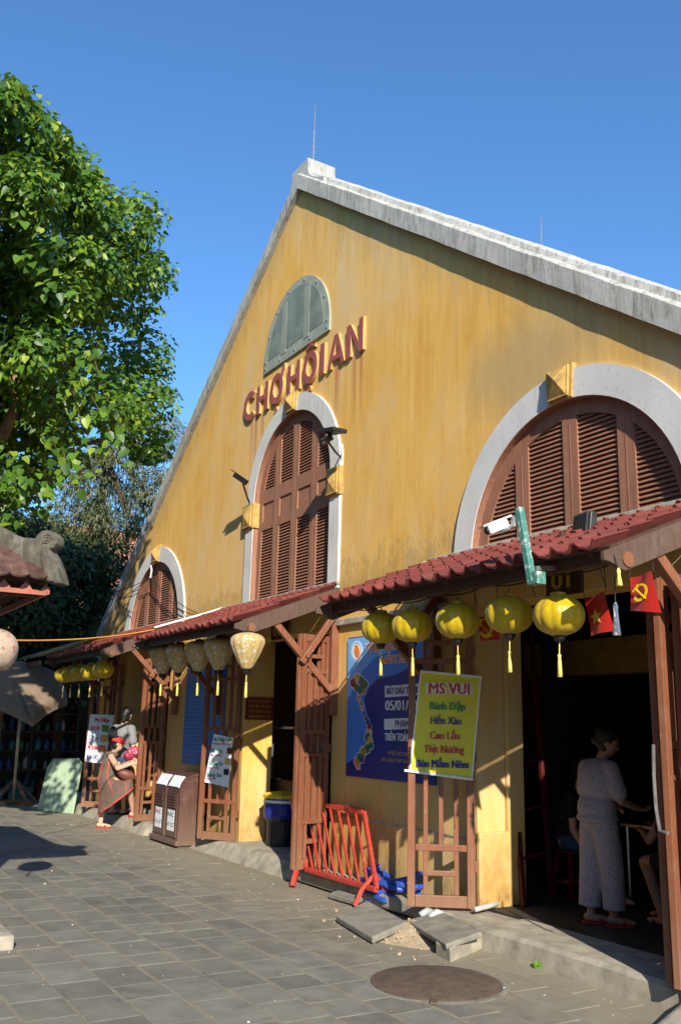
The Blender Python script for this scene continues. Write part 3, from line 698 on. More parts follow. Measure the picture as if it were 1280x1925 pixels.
def window(cx, cz, r, bw, zbot, label, joined=False, tall=False):
    f = Frame((cx, WY, 0)); a0 = 0 if tall else -4
    o_ = arc(0, cz, r+bw, a0, 180-a0, 44); i_ = arc(0, cz, r, a0, 180-a0, 44)
    if tall: o_ = [(r+bw, zbot)]+o_+[(-r-bw, zbot)]; i_ = [(r, zbot)]+i_+[(-r, zbot)]
    w = obj('window', MB().strip(f, o_, i_, -0.10, 0.034), 'plaster_white', hall, label=label)
    # ring frame of the shutter
    o2 = arc(0, cz, r+0.02, a0, 180-a0, 44); i2 = arc(0, cz, r-0.135, a0, 180-a0, 44)
    fs = Frame((cx, SY, 0))
    if tall: o2 = [(r+0.02, zbot)]+o2+[(-r-0.02, zbot)]; i2 = [(r-0.10, zbot)]+i2+[(-r+0.10, zbot)]
    obj('shutter_frame', MB().strip(fs, o2, i2, -0.05, 0.004), 'shutter_brown', w)
    rv = [(a*0.999+0.0, b) for a, b in i_]; ro = arc(0, cz, r+0.012, a0, 180-a0, 44)
    if tall: ro = [(r+0.012, zbot)]+ro+[(-r-0.012, zbot)]
    obj('reveal', MB().strip(Frame((cx, WY, 0)), ro, arc(0, cz, r-0.004, a0, 180-a0, 44) if not tall else [(r-0.004, zbot)]+arc(0, cz, r-0.004, a0, 180-a0, 44)+[(-r+0.004, zbot)], -0.12, 0.024), 'shutter_brown', w)
    c = (2*(r-0.12)-3*0.175)/4; xs = []
    x = -(r-0.12)
    for k in range(4): xs.append((x, x+c)); x += c+0.175
    rr = r-0.12
    for k in range(3):
        xa, xb = xs[k][1], xs[k+1][0]; m = (xa+xb)/2
        top = cz+math.sqrt(max(0, rr*rr-min(abs(xa), abs(xb))**2))+0.02
        st = MB().box((cx+m, SY+0.02, (zbot+top)/2), (xb-xa, 0.045, top-zbot))
        st.box((cx+m, SY-0.0035, (zbot+top-0.1)/2), (0.010, 0.004, top-zbot-0.1))
        obj('shutter_stile', st, 'shutter_brown', w)
    jm = MB() if joined else None
    for k, (xa, xb) in enumerate(xs):
        if tall:
            add_slats(w, cx+xa, cx+xb, zbot+0.02, 4.32, cx, cz, None, jm)
            add_slats(w, cx+xa, cx+xb, 4.92, 6.0, cx, cz, rr, jm)
            for za, zb in ((4.32, 4.45), (4.72, 4.92)):
                obj('shutter_rail', MB().box((cx+(xa+xb)/2, SY+0.02, (za+zb)/2), (xb-xa+0.002, 0.044, zb-za)), 'shutter_brown', w)
            obj('shutter_panel', MB().box((cx+(xa+xb)/2, SY+0.032, 4.585), (xb-xa+0.04, 0.03, 0.29)), 'shutter_brown', w)
        else: add_slats(w, cx+xa, cx+xb, zbot+0.03, 6, cx, cz, rr, jm)
    if joined: obj('slats', jm, 'shutter_brown', w, kind='stuff')
    zt_ = cz+r+0.2; obj('dark_backing', MB().box((cx, WB+0.10, (zt_+2.9)/2), (2*r+0.3, 0.02, zt_-2.9)), 'interior_dark', w)  # near-black sheet added for the unlit hall's darkness behind the slats
    keystone(w, cx+(0.0), cz+r+0.03, cz+r+bw+0.02, 0.30, 0.13)
    if tall:
        for s in (-1, 1):
            im = MB(); g = Frame((cx+s*(r+bw/2), WY, 0)); hw = bw/2+0.03
            im.prism(g, [(-hw, 4.38), (hw, 4.38), (hw, 4.745), (-hw, 4.745)], -0.08, 0.060)
            im.prism(g, [(-hw*0.86, 4.40), (hw*0.80, 4.40), (hw*0.80, 4.725), (-hw*0.86, 4.725)], 0.05, 0.085)
            b0 = 0.083; q = [g(-hw*0.8, 4.41, b0), g(hw*0.7, 4.41, b0), g(hw*0.7, 4.715, b0), g(-hw*0.8, 4.715, b0), g(0, 4.56, 0.135)]
            im.add(q, [(0, 1, 4), (1, 2, 4), (2, 3, 4), (3, 0, 4)])
            obj('impost_block', im, 'keystone_ochre', w)
    return w
window(0, CW_Z, CW_R, 0.24, 3.22, 'tall arched window with closed louvred shutters and panelled rail', tall=True)
window(SW_X, SW_Z, SW_R, 0.27, 3.10, 'large half-round louvred window near the camera')
window(-SW_X, SW_Z, SW_R, 0.27, 3.10, 'far half-round louvred window crossed by wires', joined=True)
# covered vent in the gable
vf = Frame((0, WY, 0)); vz, vr = 6.71, 0.965
vo = [(vr, vz)]+arc(0, vz+0.16, vr, 0, 180, 36)+[(-vr, vz)]
vent = obj('gable_vent', MB().prism(vf, vo, -0.02, 0.030), 'vent_panel', hall, label='grey-green arched cover over the gable vent')
ri = vr-0.15
obj('inner_pane', MB().prism(vf, [(ri, vz+0.17)]+arc(0, vz+0.20, ri, 0, 180, 30)+[(-ri, vz+0.17)], 0.026, 0.034), 'vent_inner', vent)
for x in (-0.34, 0.34): obj('stile', MB().prism(vf, [(x-0.075, vz+0.12), (x+0.075, vz+0.12), (x+0.075, vz+0.92), (x-0.075, vz+0.92)], 0.03, 0.037), 'vent_stile', vent)
for k, an in enumerate([0, 25, 50, 75, 105, 130, 155, 180]):
    a, b = (vr-0.06)*math.cos(R(an)), vz+0.16+(vr-0.06)*math.sin(R(an))
    obj('rivet', MB().ellip(vf(a, b, 0.033), (0.022, 0.012, 0.022), n=8, m=4), 'metal_grey', vent)
for a in (-0.9, -0.45, 0.0, 0.45, 0.9): obj('rivet', MB().ellip(vf(a, vz+0.06, 0.033), (0.022, 0.012, 0.022), n=8, m=4), 'metal_grey', vent)

# ------------------------------------------------------------------ raised lettering: each letter its own part
sg = thing('lettering_sign', 'raised dusky red letters reading CHỢ HỘI AN on the gable', 'sign', (0.1, WY, 6.1))
LZ, LH, LD, SWd = 6.12, 0.44, 0.042, 0.098
def ringpts(cx, cz, rx, rz, a0, a1, n=30): return [(cx+rx*math.cos(R(a0+(a1-a0)*i/n)), cz+rz*math.sin(R(a0+(a1-a0)*i/n))) for i in range(n+1)]
def letter(polys, rings=()):
    f = Frame((0, WY, 0)); mbl = MB()
    for pl in polys: mbl.prism(f, pl, 0.0, LD+0.0006*len(mbl.f) % 0.003)
    for o1, i1, cl in rings: mbl.strip(f, o1, i1, 0.0, LD, cl)
    o = obj('letter', mbl, ('letter_red', 'letter_side'), sg)
    for p_ in o.data.polygons: p_.material_index = 0 if p_.normal.y < -0.8 else 1
    return o
def rect(a, b, c, d): return [(a, b), (c, b), (c, d), (a, d)]
def L_H(x0, x1): letter([rect(x0, LZ, x0+SWd, LZ+LH), rect(x1-SWd, LZ, x1, LZ+LH), rect(x0+SWd-0.002, LZ+0.185, x1-SWd+0.002, LZ+0.26)])
def L_O(x0, x1, hook=False, hat=False):
    cx = (x0+x1)/2; rx = (x1-x0)/2; rg = [(ringpts(cx, LZ+LH/2, rx, LH/2+0.012, 0, 360, 40)[:-1], ringpts(cx, LZ+LH/2, rx-SWd, LH/2+0.012-SWd, 0, 360, 40)[:-1], True)]
    pl = [ringpts(cx, LZ-0.085, 0.038, 0.038, 0, 360, 14)[:-1]]
    if hook: pl.append([(x1-0.10, LZ+LH-0.05), (x1-0.03, LZ+LH-0.10), (x1+0.035, LZ+LH+0.02), (x1+0.035, LZ+LH+0.10), (x1-0.035, LZ+LH+0.10), (x1-0.035, LZ+LH+0.04)])
    if hat: pl.append([(cx-0.13, LZ+LH+0.035), (cx, LZ+LH+0.085), (cx+0.13, LZ+LH+0.035), (cx+0.13, LZ+LH+0.075), (cx, LZ+LH+0.135), (cx-0.13, LZ+LH+0.075)])
    letter(pl, rg)
x0, x1 = -1.60, -1.19; cx = (x0+x1)/2+0.02; rx = (x1-x0)/2+0.02
letter([], [(ringpts(cx, LZ+LH/2, rx, LH/2+0.012, 48, 312), ringpts(cx, LZ+LH/2, rx-SWd, LH/2+0.012-SWd, 48, 312), False)])
L_H(-1.135, -0.765); L_O(-0.70, -0.29, hook=True); L_H(-0.155, 0.21); L_O(0.29, 0.69, hat=True)
letter([rect(0.775, LZ, 0.775+SWd+0.01, LZ+LH)])
a0_, a1_ = 0.965, 1.40; am = (a0_+a1_)/2
letter([[(a0_, LZ), (a0_+0.085, LZ), (am+0.005, LZ+LH-0.10), (am+0.005, LZ+LH), (am-0.05, LZ+LH)], [(a1_, LZ), (a1_-0.085, LZ), (am+0.004, LZ+LH-0.10), (am+0.004, LZ+LH), (am+0.05, LZ+LH)],
        rect(a0_+0.10, LZ+0.09, a1_-0.10, LZ+0.155)])
n0, n1 = 1.445, 1.835
letter([rect(n0, LZ, n0+SWd, LZ+LH), rect(n1-SWd, LZ, n1, LZ+LH), [(n0+SWd-0.003, LZ+LH), (n0+SWd-0.003, LZ+LH-0.13), (n1-SWd+0.003, LZ), (n1-SWd+0.003, LZ+0.13)]])

# ------------------------------------------------------------------ tiled canopies over the three doors
EY, EZ, TZ = -1.28, 2.724, 3.228
sdir = Vector((0, EY, EZ-TZ)).normalized(); upd = -sdir; nrm = Vector((1, 0, 0)).cross(upd)
TW, TL, EXP = 0.180, 0.345, 0.272
def tile_mesh():
    mb = MB(); n = 10; vs = []
    for (y, dz) in ((0.0, 0.0), (TL, -0.012)):
        for i in range(n+1):
            u = i/n; z = 0.026*math.cos(2*math.pi*(u-0.06)) + 0.010*math.cos(4*math.pi*u)
            vs.append((u*TW*1.03, y, z+dz+0.030))
    for (y, dz) in ((0.0, -0.016), (TL, -0.022)):
        for i in range(n+1):
            u = i/n; z = 0.026*math.cos(2*math.pi*(u-0.06)) + 0.010*math.cos(4*math.pi*u)
            vs.append((u*TW*1.03, y, z+dz+0.030))
    m = n+1; fs = []
    for i in range(n):
        fs += [(i, i+1, m+i+1, m+i), (2*m+i, 3*m+i, 3*m+i+1, 2*m+i+1), (i, 2*m+i, 2*m+i+1, i+1)]
    fs += [(0, m, 3*m, 2*m), (n, 2*m+n, 3*m+n, m+n)]
    mb.add(vs, fs); me = mesh_from('roof_tile', mb, mats=('tile_red',))
    me.polygons.foreach_set('use_smooth', [True]*len(me.polygons)); me.set_sharp_from_angle(angle=R(40)); return me
TM = tile_mesh(); TROT = Matrix((Vector((1, 0, 0)), upd, nrm)).transposed().to_4x4()
def canopy(xl, xr, label, seed):
    r = random.Random(seed); cv = thing('door_canopy', label, 'canopy', ((xl+xr)/2, 0, TZ), group='tiled canopies over the doors'); o0 = ORI[cv.name]
    L = (Vector((0, EY, EZ))-Vector((0, 0, TZ))).length
    n = int((xr-xl)/TW)
    x_off = ((xr-xl)-n*TW)/2
    for row in range(6):
        low = L+0.045-row*EXP
        if low < 0.06: break
        for k in range(n):
            o = bpy.data.objects.new('roof_tile', TM); COL.objects.link(o); o.parent = cv
            p = Vector((xl+x_off+k*TW+r.uniform(-.006, .006), 0, TZ)) + sdir*(low+r.uniform(-.014, .014)) + nrm*(0.010+0.002*(k % 2)+r.uniform(-.002, .003))
            hang = max(0.0, TL-low)
            m = Matrix.Translation(p-o0) @ TROT @ Matrix.Rotation(R(-2.4+r.uniform(-.7, .7)), 4, 'X') @ Matrix.Rotation(r.uniform(-.018, .018), 4, 'Z')
            if hang > 0: m = m @ Matrix.Diagonal((1, max(0.2, (low-0.01)/TL), 1, 1))
            o.matrix_local = m
    deck = MB(); a = Vector((xl+0.02, 0, TZ)); 
    q = [Vector((x, 0, TZ))+sdir*s_ - nrm*dn for dn in (0.006, 0.026) for (x, s_) in ((xl+0.03, 0.01), (xr-0.03, 0.01), (xr-0.03, L-0.05), (xl+0.03, L-0.05))]
    deck.add(q, [(3, 2, 1, 0), (4, 5, 6, 7), (0, 1, 5, 4), (1, 2, 6, 5), (2, 3, 7, 6), (3, 0, 4, 7)])
    obj('deck', deck, 'beam_brown', cv)
    obj('flashing', MB().box(((xl+xr)/2, WY-0.025, TZ+0.055), (xr-xl, 0.05, 0.045)), 'lintel_grey', cv, bevel=0.01)
    obj('eave_beam', MB().bar((xl+0.02, EY+0.15, EZ-0.02), (xr-0.02, EY+0.15, EZ-0.02), 0.07, 0.12), 'beam_brown', cv, bevel=0.008)
    obj('wall_plate', MB().bar((xl+0.02, WY-0.05, TZ-0.12), (xr-0.02, WY-0.05, TZ-0.12), 0.09, 0.12), 'beam_brown', cv, bevel=0.008)
    for k in range(5):
        x = xl+0.25+(xr-xl-0.5)*k/4
        obj('rafter', MB().bar(Vector((x, 0, TZ))+sdir*0.03-nrm*0.07, Vector((x, 0, TZ))+sdir*(L-0.10)-nrm*0.07, 0.06, 0.085), 'beam_brown', cv)
    prof = [(0.02, TZ-0.012), (-1.335, TZ-0.545), (-1.335, TZ-0.60), (-1.29, TZ-0.605), (-1.24, TZ-0.618), (-1.19, TZ-0.642), (-1.15, TZ-0.648), (0.02, TZ-0.185)]
    for x, d0, d1 in ((xr-0.012, 0.0, 0.032), (xl-0.02, 0.0, 0.032)):
        obj('barge_board', MB().prism(Frame((x, 0, 0), (0, 1, 0), (0, 0, 1)), prof, d0, d1), 'barge_brown', cv, bevel=0.004)
    for x in (xr-0.035, xl+0.10):
        b = obj('bracket_post', MB().box((x, WY-0.05, 2.34), (0.085, 0.095, 1.24)), 'gate_brown', cv, bevel=0.008)
        obj('strut', MB().bar((x+0.002, WY-0.03, 1.95), (x+0.002, -0.88, 2.80), 0.07, 0.075), 'gate_brown', b, bevel=0.006)
        obj('cross_brace', MB().bar((x+0.075, WY-0.04, 2.96), (x+0.075, -0.49, 2.30), 0.06, 0.07), 'gate_brown', b, bevel=0.006)
        obj('peg', MB().tube([(x-0.05, -0.43, 2.38), (x+0.13, -0.43, 2.38)], 0.028, 8), 'gate_brown', b)
    obj('beam_stub', MB().tube([(xr-0.10, EY+0.15, EZ-0.07), (xr+0.03, EY+0.15, EZ-0.07)], 0.05, 10), 'gate_brown', cv)
    return cv
CAN = [(3.2, 6.75), (-2.10, 1.36), (-7.15, -3.66)]
canopy(*CAN[0], 'red tiled canopy over the nearest door, under the large half-round window', 11)
canopy(*CAN[1], 'red tiled canopy over the middle door, under the tall window', 12)
canopy(*CAN[2], 'red tiled canopy over the farthest door, under the wire-crossed window', 13)

# ------------------------------------------------------------------ unseen houses added behind the camera to block sky fill under the canopies
def skyblocker(label, x0, x1, y, h, wallm, face='y', xe=None):
    o = thing('skyblocker', label, 'house', ((x0+x1)/2, y, GZ)); w = x1-x0; c = (x0+x1)/2
    obj('wall', MB().box((c, y-3, (GZ+h)/2), (w, 6, h-GZ)), wallm, o)
    e = h+0.0; obj('roof', MB().add([(x0-.2, y+0.7, e-0.25), (x1+.2, y+0.7, e-0.25), (x1+.2, y-3, e+1.3), (x0-.2, y-3, e+1.3), (x0-.2, y-6.7, e-0.25), (x1+.2, y-6.7, e-0.25)], [(0, 1, 2, 3), (3, 2, 5, 4), (0, 3, 4), (1, 5, 2), (0, 4, 5, 1)]), 'roof_dark', o)
    n = max(2, int(w/2.4))
    for k in range(n):
        x = x0+w*(k+.5)/n; d = obj('door', MB().box((x, y+0.02, 1.05), (1.3, 0.06, 2.3)), 'gate_brown', o); obj('handle', MB().box((x+0.1, y+0.07, 1.0), (0.04, 0.05, 0.2)), 'metal_black', d)
        if h > 4.2: q = obj('window', MB().box((x, y+0.02, 3.7), (1.0, 0.06, 1.1)), 'plaster_white', o); obj('shutter', MB().box((x, y+0.06, 3.7), (0.84, 0.03, 0.95)), 'shutter_brown', q)
skyblocker('two-storey ochre shophouse opposite the far end of the hall', -16, -6.5, -12.0, 8.2, 'wall_pale')
skyblocker('two-storey pink shophouse opposite the middle of the hall', -6.0, 4.0, -11.5, 8.8, 'wall_pink')
skyblocker('two-storey ochre shophouse opposite the nearest door', 4.5, 15.5, -11.5, 8.0, 'wall_pale')
skyblocker('lower ochre shophouse behind the camera position', 16.0, 27.0, -12.0, 5.2, 'wall_pale')

struct('ramp_right', MB().add([(6.45, -0.46, GZ-0.02), (8.6, -0.46, GZ-0.02), (8.6, -1.15, GZ-0.02), (6.62, -1.15, GZ-0.02), (6.5, -0.46, PZ-0.02), (8.6, -0.46, PZ-0.02), (8.6, -1.1, GZ+0.05), (6.66, -1.08, GZ+0.04)], [(3, 2, 1, 0), (4, 5, 6, 7), (0, 4, 7, 3), (3, 7, 6, 2), (2, 6, 5, 1), (1, 5, 4, 0)]), 'kerb_concrete', bevel=0.03)
# ------------------------------------------------------------------ folding door leaves
GW, GH = 0.60, 2.58
def make_gate(name, label, hinge, ang, GW=0.60):
    g = thing(name, label, 'gate', (hinge[0], hinge[1], 0.055), math.atan2(-math.cos(ang), math.sin(ang)), 'barred door leaves')
    B = lambda n_, c, d: obj(n_, MB().box(c, d), 'gate_brown', g, local=True, bevel=0.005)
    for x in (0.034, GW-0.034): B('stile', (x, 0, GH/2), (0.068, 0.05, GH))
    xs = [GW*0.27, GW*0.5, GW*0.73]
    for z, h in ((0.05, 0.10), (GH-0.04, 0.08), (0.50, 0.055), (1.22, 0.05), (1.47, 0.05), (2.16, 0.05)):
        B('rail', (GW/2, 0.002, z), (GW-0.14, 0.04, h))
    for z in (0.285, 2.33): B('rail', ((xs[0]+xs[2])/2, 0.003, z), (xs[2]-xs[0], 0.036, 0.045))
    for i, x in enumerate(xs):
        for z0, z1 in (((0.10, 0.50), (0.50, 1.22), (1.47, 2.16), (2.16, GH-.08)) if i != 1 else ((0.50, 1.22), (1.47, 2.16))):
            B('bar', (x, -0.001*i, (z0+z1)/2), (0.042, 0.034, z1-z0-0.002))
    for x in (GW*0.38, GW*0.62): B('bar', (x, 0, 1.345), (0.036, 0.03, 0.20))
    for z in (0.35, 1.3, 2.25): B('hinge', (-0.012, 0.0, z), (0.03, 0.06, 0.10))
    return g
def gdir(a): return Vector((math.sin(a), -math.cos(a), 0))
def find_angle(h, px, lo, hi, GW=0.60):
    best = None
    for k in range(200):
        a = R(lo+(hi-lo)*k/199); e = abs(to_px(Vector((h[0], h[1], PZ))+gdir(a)*GW)[0]-px)
        if best is None or e < best[0]: best = (e, a)
    return best[1]
HG = [((3.90, -0.03), 757, -85, -5, 'barred brown door leaf swung open, carrying the yellow menu banner'),
      ((6.30, -0.03), 1258, -20, 60, 'barred brown door leaf at the right edge of the photo'),
      ((-1.15, -0.03), 371, -85, -5, 'barred brown door leaf beside the brown bin, carrying a white price sign'),
      ((1.19, -0.03), 548, -20, 60, 'barred brown door leaf behind the red barrier, left of the blue map poster'),
      ((-6.44, -0.03), 152, -85, -5, 'farthest barred brown door leaf, with the white menu board'),
      ((-4.10, -0.03), 251, -20, 60, 'barred brown door leaf just left of the brown bin')]
GA = []
for h, px, lo, hi, lb in HG:
    gw = 0.60 if hi < 0 else (0.445 if h[0] < 5 else 0.47); a = find_angle(h, px, lo, hi, gw); GA.append((Vector((h[0], h[1], 0)), a)); make_gate('door_leaf', lb, h, a, gw)
for k, (dx, da, lb) in enumerate(((0.085, 2.5, 'second barred leaf folded behind the door leaf at the right edge of the photo'), (0.17, 5, 'third barred leaf folded behind the door leaf at the right edge of the photo'), (0.255, 7.5, 'innermost barred leaf folded at the right jamb of the nearest door'))):
    h = (6.30+dx, -0.03-0.055*((k+1) % 2)); make_gate('door_leaf', lb, h, GA[1][1]+R(da), 0.47)
for k, (dx, da, lb) in enumerate(((0.085, 3, 'second barred leaf folded behind the leaf left of the blue map poster'), (0.16, 6, 'innermost barred leaf folded at the jamb left of the blue map poster'))):
    make_gate('door_leaf', lb, (1.19+dx*0.42, -0.03-0.03*((k+1) % 2)), GA[3][1]+R(da*0.2), 0.44)
def leaf_frame(i, off):
    h, a = GA[i]; r = -gdir(a) if i in (0, 2, 4) else gdir(a)
    f = Frame(h, r); f.o = f.o+f.n*off; return f

# ------------------------------------------------------------------ writing on flat signs
CAPH = max(y for x, y in _raw('H')[0])
def ptext(mb, fr, txt, l, r, cap, d, bold=0.0):
    """text whose baseline runs from pixel l to pixel r of the photograph, cap = letter height in pixels"""
    a0, b0 = fr.ab(l[0], l[1], d); a1, b1 = fr.ab(r[0], r[1], d); _, bt = fr.ab(l[0], l[1]-cap, d)
    w = abs(a1-a0); mb.text(fr, txt, min(a0, a1), (b0+b1)/2, (bt-b0)/CAPH, d, width=w, bold=bold*w, align='L')
def pquad(mb, fr, pts, d0, d1): mb.prism(fr, [fr.ab(x, y, d1) for x, y in pts], d0, d1)
# yellow banner
f = leaf_frame(0, 0.035)
c4 = [f.ab(790, 1262), f.ab(905, 1273), f.ab(888, 1466), f.ab(769, 1450)]
bn = thing('menu_banner', 'yellow hanging menu banner headed MS VUI on the open door leaf', 'banner', f(*c4[3]))
def bgrid(c4, d, n=10, m=14, amp=0.006):
    mb = MB(); 
    for j in range(m+1):
        for i in range(n+1):
            s, t = i/n, j/m
            a = (c4[0][0]*(1-s)+c4[1][0]*s)*(1-t)+(c4[3][0]*(1-s)+c4[2][0]*s)*t; b = (c4[0][1]*(1-s)+c4[1][1]*s)*(1-t)+(c4[3][1]*(1-s)+c4[2][1]*s)*t
            mb.v.append(f(a, b, d+amp*math.sin(7*s+3*t)*math.sin(2.4*t)-amp*1.3))
    for j in range(m):
        for i in range(n): k = j*(n+1)+i; mb.f.append((k, k+n+1, k+n+2, k+1))
    return mb
obj('cloth', bgrid(c4, 0.0), 'print_yellow', bn, smooth=True)
def border(c4, w, d):
    mb = MB(); cx = sum(p[0] for p in c4)/4; cy = sum(p[1] for p in c4)/4
    inn = [(p[0]+(cx-p[0])*w, p[1]+(cy-p[1])*w*0.6) for p in c4]
    mb.strip(f, c4, inn, d-0.002, d, True); return mb
obj('white_edge', border(c4, 0.045, 0.0015), 'paint_white', bn)
for (pa, pb) in (((790, 1262), (905, 1273)), ((760, 1449), (889, 1466))):
    a = f.ab(*pa); b = f.ab(*pb); obj('rod', MB().tube([f(a[0], a[1], 0.004), f(b[0], b[1], 0.004)], 0.012, 8), 'plastic_white', bn)
wh = MB(); ptext(wh, f, 'MS VUI', (803, 1301), (886, 1311), 22, 0.0035, 0.055); obj('heading_outline', wh, 'paint_white', bn)
for txt, l, r, cap, mt in (('MS VUI', (805, 1300), (884, 1310), 20, 'print_red'), ('Bánh Đập', (807, 1331), (875, 1338), 14, 'print_green'), ('Hến Xào', (809, 1359), (868, 1365), 14, 'print_navy'),
                           ('Cao Lầu', (808, 1387), (865, 1393), 14, 'print_red'), ('Thịt Nướng', (797, 1412), (872, 1420), 14, 'print_red'), ('Bún Mắm Nêm', (782, 1438), (881, 1449), 14, 'print_navy')):
    w_ = MB(); ptext(w_, f, txt, l, r, cap, 0.0055, 0.011); obj('lettering', w_, mt, bn)
# white price sign on the middle leaf
f = leaf_frame(2, 0.035)
c4 = [f.ab(402, 1380), f.ab(438, 1388), f.ab(429, 1481), f.ab(384, 1471)]
sgn = thing('price_sign', 'white hanging price sign with green and red lettering beside the brown bin', 'sign', f(*c4[3]))
obj('sheet', bgrid(c4, 0.0, amp=0.004), 'print_paper', sgn, smooth=True)
for txt, l, r, cap, mt in (('hè Thập Cẩm', (402, 1391), (437, 1397), 7, 'print_green'), ('thập cẩm đá', (401, 1398), (432, 1403), 4, 'print_red'), ('Đậu Phộng', (397, 1413), (418, 1417), 7, 'print_green'),
                           ('đậu phộng', (395, 1420), (416, 1424), 4, 'print_red'), ('Sương Sa', (393, 1437), (418, 1441), 7, 'print_green'), ('rau câu', (391, 1444), (412, 1447), 4, 'print_red'),
                           ('Sương Sáo', (388, 1458), (417, 1464), 7, 'print_green'), ('thạch', (387, 1465), (405, 1468), 4, 'print_red')):
    w_ = MB(); ptext(w_, f, txt, l, r, cap, 0.006, 0.008); obj('lettering', w_, mt, sgn)
for x, y, mt in ((431, 1412, 'leather_brown'), (427, 1432, 'print_amber'), (425, 1452, 'cloth_black')):
    w_ = MB(); pquad(w_, f, [(x-4, y-6), (x+5, y-5), (x+4, y+6), (x-5, y+5)], 0.001, 0.006); obj('picture', w_, mt, sgn)
# menu board on the farthest leaf
f = leaf_frame(4, 0.035)
c4 = [f.ab(170, 1343), f.ab(215, 1345), f.ab(196, 1437), f.ab(159, 1432)]
sgn = thing('menu_board', 'white menu board headed Ms Diệp on the farthest door leaf', 'sign', f(*c4[3]))
w_ = MB().prism(f, c4, -0.006, 0.002); obj('board', w_, 'print_paper', sgn)
for txt, l, r, cap, mt in (('Ms Diệp', (178, 1357), (205, 1359), 8, 'print_red'), ('CAO LẦU', (169, 1372), (187, 1375), 8, 'print_red'), ('CƠM GÀ', (167, 1390), (184, 1392), 8, 'print_navy'),
                           ('MÌ QUẢNG', (165, 1409), (186, 1411), 8, 'print_red'), ('BÚN THỊT', (163, 1427), (184, 1429), 8, 'print_navy')):
    w_ = MB(); ptext(w_, f, txt, l, r, cap, 0.004, 0.02); obj('lettering', w_, mt, sgn)
for x, y, mt in ((198, 1370, 'weed_green'), (195, 1389, 'print_amber'), (192, 1408, 'print_orange')):
    w_ = MB(); pquad(w_, f, [(x-6, y-7), (x+7, y-6), (x+6, y+7), (x-7, y+6)], 0.001, 0.005); obj('picture', w_, mt, sgn)
# map poster on the wall
f = Frame((0, WY, 0)); D = 0.016
ps = thing('map_poster', 'large blue poster with a coloured map of Vietnam on the ochre wall', 'poster', f(2.4, 1.06, 0.0))
obj('sheet', MB().prism(f, [(1.60, 1.06), (3.27, 1.06), (3.27, 2.60), (1.60, 2.60)], 0.0, D), 'print_blue', ps)
w_ = MB(); pquad(w_, f, [(654, 1202), (819, 1176), (819, 1238), (796, 1236), (775, 1252), (745, 1268), (712, 1276), (694, 1292), (684, 1316), (690, 1345), (699, 1375), (701, 1400), (690, 1420), (668, 1424), (651.5, 1436)], D-0.004, D+0.003)
obj('light_field', w_, 'print_midblue', ps)
w_ = MB(); pquad(w_, f, [(654, 1202), (819, 1176), (819, 1196), (760, 1216), (705, 1236), (682, 1262), (662, 1300), (652.5, 1318)], D-0.002, D+0.005)
obj('light_field', w_, 'print_skyblue', ps)
w_ = MB(); pquad(w_, f, [(723.5, 1290), (800, 1284), (800, 1306), (723.5, 1311.5)], D, D+0.006); pquad(w_, f, [(722, 1352), (797, 1349), (797, 1370), (722, 1372.5)], D, D+0.006)
obj('text_box', w_, 'print_white', ps)
def ctr(px, py, rx, ry, n=24):
    return [(px+rx*math.cos(2*math.pi*i/n), py+ry*math.sin(2*math.pi*i/n)) for i in range(n)]
w_ = MB(); pquad(w_, f, ctr(670.5, 1225, 11, 20), D, D+0.007); obj('emblem', w_, 'paint_white', ps)
w_ = MB(); w_.strip(f, [f.ab(x, y, D+.009) for x, y in ctr(670.5, 1225, 9.8, 18)], [f.ab(x, y, D+.009) for x, y in ctr(670.5, 1225, 8.8, 16)], D+0.005, D+0.009, True); obj('emblem_ring', w_, 'print_skyblue', ps)
w_ = MB(); pquad(w_, f, [(667, 1214), (670, 1211), (673, 1215), (676, 1224), (676, 1232), (671, 1239), (667, 1232), (665, 1224)], D+0.004, D+0.009); obj('emblem_bird', w_, 'print_orange', ps)
for txt, l, r, cap, mt, bo, ou in (('TỔNG ĐIỀU TRA', (688, 1226), (768, 1219), 15, 'print_orange', 0.006, True), ('NĂM 2026', (718, 1249), (775, 1244), 14, 'print_orange', 0.01, True), ('BẮT ĐẦU TỪ NGÀY', (726, 1307), (800, 1302), 12, 'print_navy', 0.005, False),
        ('05/01/2026', (724, 1337), (803, 1334), 18, 'print_white', 0.010, False), ('PHẠM VI:', (742, 1369), (784, 1367), 13, 'print_navy', 0.006, False), ('TRÊN TOÀN QUỐC', (723, 1395), (801, 1393), 14, 'print_white', 0.008, False),
        ('VÌ MỘT VIỆT NAM PHÁT TRIỂN', (729, 1422), (800, 1422), 7, 'print_amber', 0.0, False), ('HÃY CÙNG THAM GIA TỔNG ĐIỀU TRA', (717, 1434), (806, 1436), 7, 'print_amber', 0.0, False)):
    if ou: w_ = MB(); ptext(w_, f, txt, (l[0]-0.8, l[1]+0.8), (r[0]+0.8, r[1]+0.8), cap+2, D+0.0065, bo*2.6); obj('lettering_outline', w_, 'paint_white', ps)
    w_ = MB(); ptext(w_, f, txt, l, r, cap, D+0.0085, bo); obj('lettering', w_, mt, ps)
